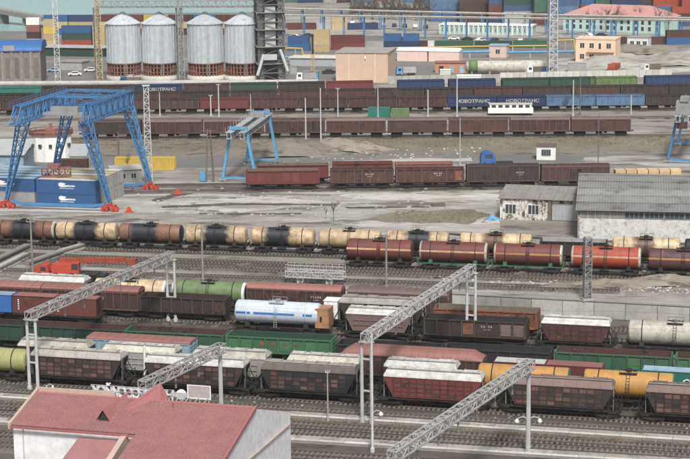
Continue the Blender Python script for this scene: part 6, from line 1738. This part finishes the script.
# road bridge at upper left
pA, pB = G(-60, 18, 0), G(75, 30, 0); o_, a_, LL = frame_of(pA, pB)
rb = thing('road_bridge', 'grey road bridge deck descending from the upper left corner', 'bridge', o_, a_); hb_ = 9.0
q = MB(); q.add([(0,-3,hb_),(LL,-3,hb_*.35),(LL,3,hb_*.35),(0,3,hb_),(0,-3,hb_-1.6),(LL,-3,hb_*.35-1.6),(LL,3,hb_*.35-1.6),(0,3,hb_-1.6)], [(0,1,2,3),(4,7,6,5),(0,4,5,1),(3,2,6,7),(0,3,7,4),(1,5,6,2)]); obj('deck', q, 'darkconcrete', rb)
q = MB(); q.bar((0,-3,hb_+.9),(LL,-3,hb_*.35+.9),.25); [q.bar((LL*k/24,-3,hb_-hb_*.65*k/24),(LL*k/24,-3,hb_+.9-hb_*.65*k/24),.15) for k in range(25)]; obj('railing', q, 'concrete', rb)
for k in range(1, 6): q = MB(); x = LL*k/6; q.box(x-.5, x+.5, -2, 2, 0, hb_-1.6-hb_*.65*k/6); obj('pier', q, 'darkconcrete', rb)
# retaining strip right and fence wall
o_, a_, LL = frame_of(G(500, 80, 0), G(672, 76.5, 0)); fw = thing('concrete_fence', 'low pale concrete panel fence behind the far wagons at upper right', 'fence', o_, a_)
n = 26; q = MB(); q.box(.05, LL/n-.05, 0, .2, 0, 2.2); pm_ = q.mesh('fence_panel')
for k in range(n): obj('fence_panel', pm_, 'paleconcrete', fw, (k*LL/n, 0, 0))
o_, a_, LL = frame_of(G(388, 84, 0), G(500, 82, 0)); fw = thing('concrete_fence', 'low grey concrete panel fence between the peach hangar and the white cabin', 'fence', o_, a_)
n = 16; q = MB(); q.box(.05, LL/n-.05, 0, .2, 0, 2.4); pm_ = q.mesh('fence_panel')
for k in range(n): obj('fence_panel', pm_, 'concrete', fw, (k*LL/n, 0, 0))
# long white turquoise hall, pink roofed office
hx = ztop(G(480, 33, 0), 24); b1, L = bld('colonnade_hall', 'long pale turquoise hall with white columns behind the blue posts', (440, 34), (532, 35.5), 8, hx, 'turquoisewall', 'hall'); flat_roof(b1, L, 8, hx, 'white', .4, .4)
for k in range(20): q = MB(); q.box(k*L/19-.25, k*L/19+.25, -.5, -.1, 0, hx); obj('column', q, 'white', b1)
for k in range(19): q = MB(); q.box(k*L/19+.8, (k+1)*L/19-.8, -.05, -.003, 1.0, hx-.8); obj('window', q, 'glass' if k % 3 else 'teal', b1)
hx = ztop(G(610, 31, 0), 16); b1, L = bld('pink_roofed_office', 'long turquoise office with faded pink hipped roof at the upper right', (563, 30), (664, 34), 16, hx, 'turquoisewall'); 
q = MB(); zz = hx+4.2; q.add([(-.8,-.8,hx),(L+.8,-.8,hx),(L+.8,16.8,hx),(-.8,16.8,hx),(9,8,zz),(L-9,8,zz)], [(0,1,5,4),(1,2,5),(2,3,4,5),(3,0,4)]); obj('roof', q, 'pinkroof', b1)
q = MB(); q.add([(L*.45,-1.5,hx),(L*.68,-1.5,hx),(L*.565,-1.5,hx+2.6),(L*.565,6,hx+2.6)], [(0,1,2),(0,2,3),(1,3,2)]); obj('roof_gable', q, 'pinkroof', b1)
for k in range(14):
    for z in (.8, hx*.55): win(b1, 1.2+k*(L-2)/14, z, 1.2, hx*.28, bars=0)
# ------------------------------------------------------------------ container terminal stacks
def stacks(y, x0, x1, tiers, seed, rowname, pal, Ls=(12.19, 6.06), dy=0.0, minh=1):
    rnd = random.Random(seed); x = x0; i = 0
    nmm = {'farblue':'faded blue','farblue2':'light blue','fargreen':'faded green','farred':'faded red','blue':'blue','brightblue':'bright blue','maroon':'dark red','oxide':'red','green':'green','navy':'navy','orangered':'orange','beige':'beige','greycont':'grey','teal':'teal','white':'white','brown':'brown','paleblue':'pale blue','roofpink':'faded pink','orange':'amber','darkgreen':'dark green','wine':'wine red','yellow':'yellow'}
    while x < x1 and i < 30:
        yy = y + dy*(x-x0); p = G(x, yy, 0); L = Ls[0] if rnd.random() < .42 else Ls[1]
        s_ = PX(p+Vector((1,0,0)))[0]-x
        hgt = rnd.randint(minh, tiers); c_ = rnd.choice(pal)
        for k in range(hgt):
            if rnd.random() < .72: c_ = rnd.choice(pal)
            container((p.x, p.y, .03+k*2.6), .06, L, c_, f'{nmm[c_]} container, tier {["one","two","three","four","five","six"][k]} of {ORD[i]} stack from left, {rowname}', rowname, 2.59, False)
        x += L*s_ + (1.0 if rnd.random() < .3 else .35); i += 1
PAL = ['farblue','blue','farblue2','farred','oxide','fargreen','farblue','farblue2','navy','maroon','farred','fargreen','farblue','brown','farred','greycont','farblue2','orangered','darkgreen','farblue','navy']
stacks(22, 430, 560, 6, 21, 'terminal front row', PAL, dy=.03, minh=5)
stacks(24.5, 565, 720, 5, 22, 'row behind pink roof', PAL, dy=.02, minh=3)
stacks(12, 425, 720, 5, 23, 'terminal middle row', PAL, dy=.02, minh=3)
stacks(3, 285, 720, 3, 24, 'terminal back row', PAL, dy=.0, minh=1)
stacks(45, 598, 700, 2, 31, 'low row by the white office', ['maroon','navy','greycont','brown','blue'], minh=1)
stacks(30, 286, 352, 2, 32, 'row right of the elevator tower', ['greycont','oxide','navy','paleblue','beige'], minh=1)
stacks(13, 350, 436, 2, 25, 'row behind bare trees', ['greycont','brown','greycont','maroon','navy','darkgreen'], dy=.02, minh=1)
# named ones right of the tower and along the yellow pipe
def c2(xl_, xr_, y, L, m, lb, lv=0, grp=None):
    return gcont(xl_, xr_, y, L, m, lb, False, 0, lv*2.6, grp)
c2(287, 310, 51, 6.06, 'blue', 'blue container, lower one beside the elevator tower'); c2(288, 309, 50.9, 6.06, 'blue', 'blue container, upper one beside the elevator tower', 1)
for k in range(3): c2(314, 329.5, 52, 6.06, 'beige', f"beige container with dark square mark, {['bottom','middle','top'][k]} of three left of the dark red pair", k, 'beige container stack')
c2(331, 364, 50, 12.19, 'wine', 'dark red container, lower one of the pair above the peach hangar'); c2(331, 364, 50, 12.19, 'wine', 'dark red container, upper one of the pair above the peach hangar', 1)
c2(366, 383, 49, 6.06, 'greycont', 'grey container left of the navy one'); c2(384, 419, 48.5, 12.19, 'navy', 'long navy container above the pink buildings'); c2(384, 401, 48.4, 6.06, 'blue', 'short blue container on the navy one, left', 1); c2(403, 419, 48.4, 6.06, 'blue', 'short blue container on the navy one, right', 1)
c2(419.5, 427, 48.5, 6.06, 'maroon', 'small dark red container end beside the navy one'); c2(435, 473, 48.5, 12.19, 'green', 'long green container left of the dark green one'); c2(474.5, 512, 48.5, 12.19, 'darkgreen', 'long dark green container between two lighter green ones'); c2(513, 549, 48, 12.19, 'green', 'long green container with pale top near the lattice mast')
c2(428, 434, 48.5, 6.06, 'white', 'small white container end left of the long green one')
# left terminal
def c3(*a, **k): return c2(*a, **k)
for k, (m_, n_) in enumerate((('beige','beige'),('beige','beige'),('yellow','yellow'),('beige','beige'))): c3(44, 56, 48, 6.06, m_, f'{n_} container, {["bottom","second","third","top"][k]} of its narrow stack at upper left', k, 'beige stack at upper left')
for k, (m_, n_) in enumerate((('orangered','orange'),('darkgreen','dark green'),('blue','blue'))): c3(62, 91.5, 47, 12.19, m_, f'{n_} container, {["bottom","middle","top"][k]} of the three-high stack at upper left', k, 'tricolour stack at upper left')
for k in range(3): c3(93, 105, 47, 6.06, 'beige', f'beige container, {["bottom","middle","top"][k]} of the stack left of the first silo', k, 'beige stack by first silo')
for k, (x, w_, m_, n_) in enumerate(((44, 24, 'blue', 'blue'), (69, 24, 'navy', 'navy'), (94, 24, 'oxide', 'red'), (119, 24, 'oxide', 'red'), (144, 24, 'yellow', 'yellow'), (169, 24, 'maroon', 'dark red'), (194, 22, 'blue', 'blue'), (217, 22, 'oxide', 'red'))):
    for lv in range(3): c3(x, x+w_, 35, 12.19, m_ if lv != 1 else 'beige', f'{n_ if lv != 1 else "beige"} container, {["bottom","middle","top"][lv]} tier, {ORD[k]} stack from left in the row behind the silos', lv, 'row behind the silos')
for k in range(4): c3(27, 40, 46, 6.06, ['white','brown','roofpink','white'][k], f'{["white","brown","pinkish","white"][k]} container, {["bottom","second","third","top"][k]} in the thin stack beyond the blue arched roof', k, 'thin stack beyond the hall')
b1, L = bld('grey_store', 'low grey store building left of the silos', (61, 70), (82, 70.5), 6, 2.6, 'greycont', 'store'); flat_roof(b1, L, 6, 2.6, 'roofgrey')
b1, L = bld('low_canopy', 'long low canopy with pale roof below the upper left containers', (42, 56), (104, 57), 8, 3.0, 'darkgreen', 'canopy'); flat_roof(b1, L, 8, 3.0, 'galv', .5)
b1, L = bld('low_canopy', 'long pale roofed store right of the elevator tower', (290, 66), (337, 66.5), 7, 2.6, 'galv', 'store'); flat_roof(b1, L, 7, 2.6, 'paleconcrete', .4)
# machinery and clutter near silos: small sheds
for k, (xl_, xr_, y, d_, h_, m_, lb) in enumerate(((128, 133, 84, 2, 2.6, 'white', 'tiny white booth under the gap between first and second silos'), (290, 297, 74, 3, 2.4, 'galv', 'small grey cabinet right of the tower foot'), (305, 318, 79, 3, 2.2, 'skyblue', 'low light blue machine housing left of the peach hangar'))):
    b1, L = bld('booth', lb, (xl_, y), (xr_, y), d_, h_, m_, 'booth'); flat_roof(b1, L, d_, h_, 'roofgrey', .1, .1)
p = G(313, 79, 0); h = ztop(p, 34); dc = thing('drilling_rig', 'slim dark and orange rig mast beside the beige container stack', 'rig', p)
q = MB(); lattice(q, (0,0,0), (0,0,h*.55), .9, 8, .1, .16); obj('lower_mast', q, 'beige', dc); q = MB(); q.bar((0,0,h*.55), (0,0,h), .5); obj('upper_mast', q, 'black', dc)

# ------------------------------------------------------------------ bare trees
def bare(seed, h):
    rnd = random.Random(seed); tr = MB(); br = MB()
    def grow(p, d, L, r, lvl):
        q = p + d*L; (tr if lvl == 0 else br).cyl(p, q, r, 4 if lvl else 6, 0, r*.6, caps=False)
        if lvl >= 4: return
        for k in range(4 if lvl else 7):
            t = rnd.uniform(.35, 1.0); nd = (d + Vector((rnd.uniform(-.8,.8), rnd.uniform(-.8,.8), rnd.uniform(-.1,.5)))).normalized()
            grow(p + d*(L*t), nd, L*rnd.uniform(.42, .65), r*.5, lvl+1)
    grow(Vector((0,0,0)), Vector((rnd.uniform(-.06,.06), rnd.uniform(-.06,.06), 1)).normalized(), h*.5, h*.016, 0)
    return tr.mesh('trunk'), br.mesh('crown')
TM = [bare(s_, 10) for s_ in (3, 8, 15)]
for i, (px, py, yt, lb) in enumerate(((398,112,86,'bare grey tree left of the pair in front of the far wagons'), (407,113,88,'bare grey tree right of the pair in front of the far wagons'), (606,33,1,'bare poplar tree in front of the pink roofed office, left one'),
     (615,34,3,'bare poplar tree in front of the pink roofed office, second one'), (640,32,0,'bare poplar tree by the pink office gable'), (590,34,6,'small bare tree at the left end of the pink roofed office'), (658,36,4,'bare tree at the right end of the pink roofed office'),
     (668,34,2,'bare tree at the upper right corner'), (334,221,196,'small bare bush beside the tank wagons on the apron'), (326,219,206,'low bare shrub left of the small bush on the apron'), (388,20,-6,'bare tree at the top edge, first of the thicket above the car park'), (402,21,-4,'bare tree at the top edge, second of the thicket above the car park'),
     (416,21,-8,'bare tree at the top edge, third of the thicket above the car park'), (430,22,-3,'bare tree at the top edge, fourth of the thicket above the car park'), (372,19,-4,'bare tree at the top edge, left of the thicket'), (577,111,84,'bare tree in front of the pale grey-blue gondola'), (566,112,92,'small bare tree left of the pale poles'),
     (355,112,92,'small bare tree below the peach hangar'), (128,170,152,'small bare tree behind the yellow container'))):
    p = G(px, py, 0); h = ztop(p, yt); tm = TM[i % 3]
    rt = thing('bare_tree', lb, 'tree', p, i*1.3)
    obj('trunk', tm[0], 'bark', rt); obj('crown', tm[1], 'bark', rt); rt.scale = (h/10*.9, h/10*.9, h/9.2)

# thicket of bare trees on the far side, one mass
rnd = random.Random(77); q = MB(); sm_ = [bare(s_, 9) for s_ in (21, 22)]
for k in range(46):
    px = rnd.uniform(350, 440); py = rnd.uniform(14, 21); p = G(px, py, 0); s_ = rnd.uniform(.8, 1.25); a = rnd.uniform(0, 6.28); ca, sa = math.cos(a)*s_, math.sin(a)*s_
    for me in sm_[k % 2]:
        q.add([(p.x+v.co.x*ca-v.co.y*sa, p.y+v.co.x*sa+v.co.y*ca, v.co.z*s_) for v in me.vertices], [tuple(f.vertices) for f in me.polygons])
tag(obj('bare_thicket', q, 'bark'), 'grey-brown thicket of leafless trees at the top edge above the car park', 'thicket', None, 'stuff')

# scrub grass tufts
def tufts(name, pxpoly, n, seed, m, label, z=0.0, hmax=.5):
    rnd = random.Random(seed); q = MB(); (x0, x1, y0, y1, sl) = pxpoly
    for k in range(n):
        px = rnd.uniform(x0, x1); py = rnd.uniform(y0, y1)+(px-x0)*sl; p = G(px, py, z)
        for j in range(5):
            a = rnd.uniform(0, 6.28); r_ = rnd.uniform(.02, .3); b = p+Vector((math.cos(a)*r_, math.sin(a)*r_, 0)); hh = rnd.uniform(.15, hmax); w_ = rnd.uniform(.02, .05)
            tx, ty = math.cos(a+1.57)*w_, math.sin(a+1.57)*w_
            q.add([(b.x-tx, b.y-ty, z), (b.x+tx, b.y+ty, z), (b.x+math.cos(a)*.12, b.y+math.sin(a)*.12, z+hh)], [(0,1,2)])
    tag(obj(name, q, m), label, 'grass', None, 'stuff')
drym = mat('dry_grass', (0.24, 0.20, 0.11), rough=.9, dirt=.3, streak=0)
tufts('dry_grass', (395, 490, 211, 223, 0), 350, 1, drym, 'dry grass tufts on the yard ground left of the old shed')
tufts('dry_grass', (0, 690, 140, 150, -.006), 2500, 2, drym, 'dry grass along the slope below the maroon boxcars', hmax=.8)
tufts('dry_grass', (0, 690, 400, 405, .0625), 1600, 3, drym, 'sparse dry grass between the nearest tracks', z=ZL, hmax=.25)
# overhead wires of the yard
def wire(a, b, za, zb, sag=1.0, n=14):
    A = Vector(a); A.z = za; B_ = Vector(b); B_.z = zb; q = MB(); pr = None
    for i in range(n+1):
        t = i/n; p = A.lerp(B_, t); p.z -= sag*4*t*(1-t)
        if pr is not None: q.cyl(pr-A, p-A, .012, 3, caps=False)
        pr = p
    return q, A

for i, (px, py, cl, ln) in enumerate(((448,40,'white','white'),(462,41,'black','black'),(476,42,'white','white'),(492,42,'navy','navy'),(520,43,'white','white'),(536,44,'black','black'),(592,37,'white','white'),(606,37,'navy','navy'),
        (300,38,'white','white'),(314,37,'black','black'),(328,40,'white','white'),(402,40,'black','black'),(416,41,'white','white'))):
    car(px, py, cl, f'{ln} car, {ORD[i]} from the left among those scattered under the pipe bridges' if i < 8 else f'{ln} car, {ORD[i-8]} of five from the left above the dark red pair', R(20*i), 'far cars')
for i, (px, py, m_, lb) in enumerate(((120,86,'blue','blue truck beside the first silo foot'),(296,82,'white','white truck left of the peach hangar near the pipeline'),(526,75,'white','white truck behind the concrete fence near the lattice mast'),(543,76,'blue','blue truck behind the concrete fence near the lattice mast'),(642,73,'white','white truck on the crushed stone at the upper right'))):
    truck(px, py, m_, lb, 'greycont' if i % 2 else 'wood', .1*i)
# dark wet ruts and puddles on the yard
DARKW = mat('wet_oily_ground', (0.060, 0.053, 0.047), rough=0.45, dirt=0.5, dcol=(0.12, 0.105, 0.09), scale=0.3, streak=0, world_co=True, fine=1.0, bump=0.3)
for i, pg in enumerate(([(160,206),(230,203),(335,204),(336,205.4),(235,205),(165,208)], [(150,200),(172,194),(196,193),(174,197),(158,202)], [(345,207),(420,206),(430,207.2),(350,208.5)], [(-40,168),(40,172),(42,173),(-40,170)],
        [(345,190),(420,189.6),(470,189.5),(420,191),(350,191.5)], [(430,232),(500,236),(690,243),(690,245),(500,238),(430,234)], [(215,186),(330,188),(330,190),(215,188)],
        [(520,164),(600,163),(600,164.5),(520,165.5)], [(200,213),(300,213),(302,214),(200,214.5)])):
    psheet('wet_ground_patch', pg, .030+.001*i, DARKW, jit=.35, sub=10)
rubble('scrap_debris', (0, 690, 270, 277, .03), 500, .06, .25, 'darkconcrete', 0, 'dark debris scattered between the upper tracks', 21)
rubble('scrap_debris', (150, 500, 189, 214, .0), 420, .04, .14, 'darkconcrete', 0, 'dark scraps scattered on the concrete apron', 22)
rubble('scrap_debris', (0, 690, 150, 158, -.01), 400, .06, .22, 'darkconcrete', 0, 'dark stones along the bare slope', 23)
rubble('scrap_debris', (0, 690, 313, 320, .05), 400, .1, .4, 'wood', ZL, 'dark scraps between the lower wagon rows', 24)
# sleeper piles
for i, (px, py, z_, lb) in enumerate(((432, 207, 0, 'pile of old sleepers on the apron left of the dry grass'), (148, 262, 0, 'pile of sleepers beside the upper tracks right of the red crane'), (240, 270, 0, 'pile of sleepers between the upper tracks above the green tank'), (520, 279, 0, 'pile of sleepers between the upper tracks behind the wall'))):
    rt = thing('sleeper_pile', lb, 'sleeper pile', G(px, py, z_), .05+.3*i)
    for r_ in range(3):
        for k in range(5-r_): q = MB(); q.box(0, 2.6, k*.34+r_*.17, k*.34+r_*.17+.26, r_*.22+.01, r_*.22+.2); obj('sleeper', q, 'wood', rt)
# overhead contact wires under the middle portal
pw = bpy.data.objects.get('line_portal')
for k, Tw in enumerate((TA, TB, TC2, TD3, TC4, TC5)):
    q = MB(); t0, t1 = Tw.at(-60), Tw.at(760); n_ = int((t1-t0)/6); pr = None; zz = 8.3
    for i in range(n_+1):
        f = i/n_; s_ = zz + .55*abs(math.sin(f*math.pi*4)); p = Vector(((t1-t0)*f, 0, s_)); p2 = Vector(((t1-t0)*f, 0, 7.2))
        if pr is not None: q.cyl(pr[0], p, .010, 3, caps=False); q.cyl(pr[1], p2, .010, 3, caps=False)
        if i % 2: q.cyl(p, p2, .01, 3, caps=False)
        pr = (p, p2)
    tag(obj('overhead_wire', q, 'black', None, Tw.pt(t0, 0), Tw.ang), f'thin sagging overhead wire above the {["nearest","second","third","fourth","fifth","sixth"][k]} wagon row', 'wire', 'overhead wires above the lower wagon rows')
# ------------------------------------------------------------------ air
HAZE = True
if HAZE:
    q = MB(); q.box(-1700, 1700, -60, 2700, -3.6, 66)
    hz = obj('haze', q, None) if False else None
    me = q.mesh('haze'); hz = bpy.data.objects.new('haze', me); col.objects.link(hz); hz['kind'] = 'stuff'
    hm = bpy.data.materials.new('haze_air'); hm.use_nodes = True; nt = hm.node_tree; nt.nodes.clear()
    out = nt.nodes.new('ShaderNodeOutputMaterial'); pv = nt.nodes.new('ShaderNodeVolumePrincipled')
    pv.inputs['Color'].default_value = (.86, .91, .95, 1); pv.inputs['Density'].default_value = .00010; pv.inputs['Anisotropy'].default_value = .2
    nt.links.new(pv.outputs[0], out.inputs['Volume'])
    me.materials.clear(); me.materials.append(hm)
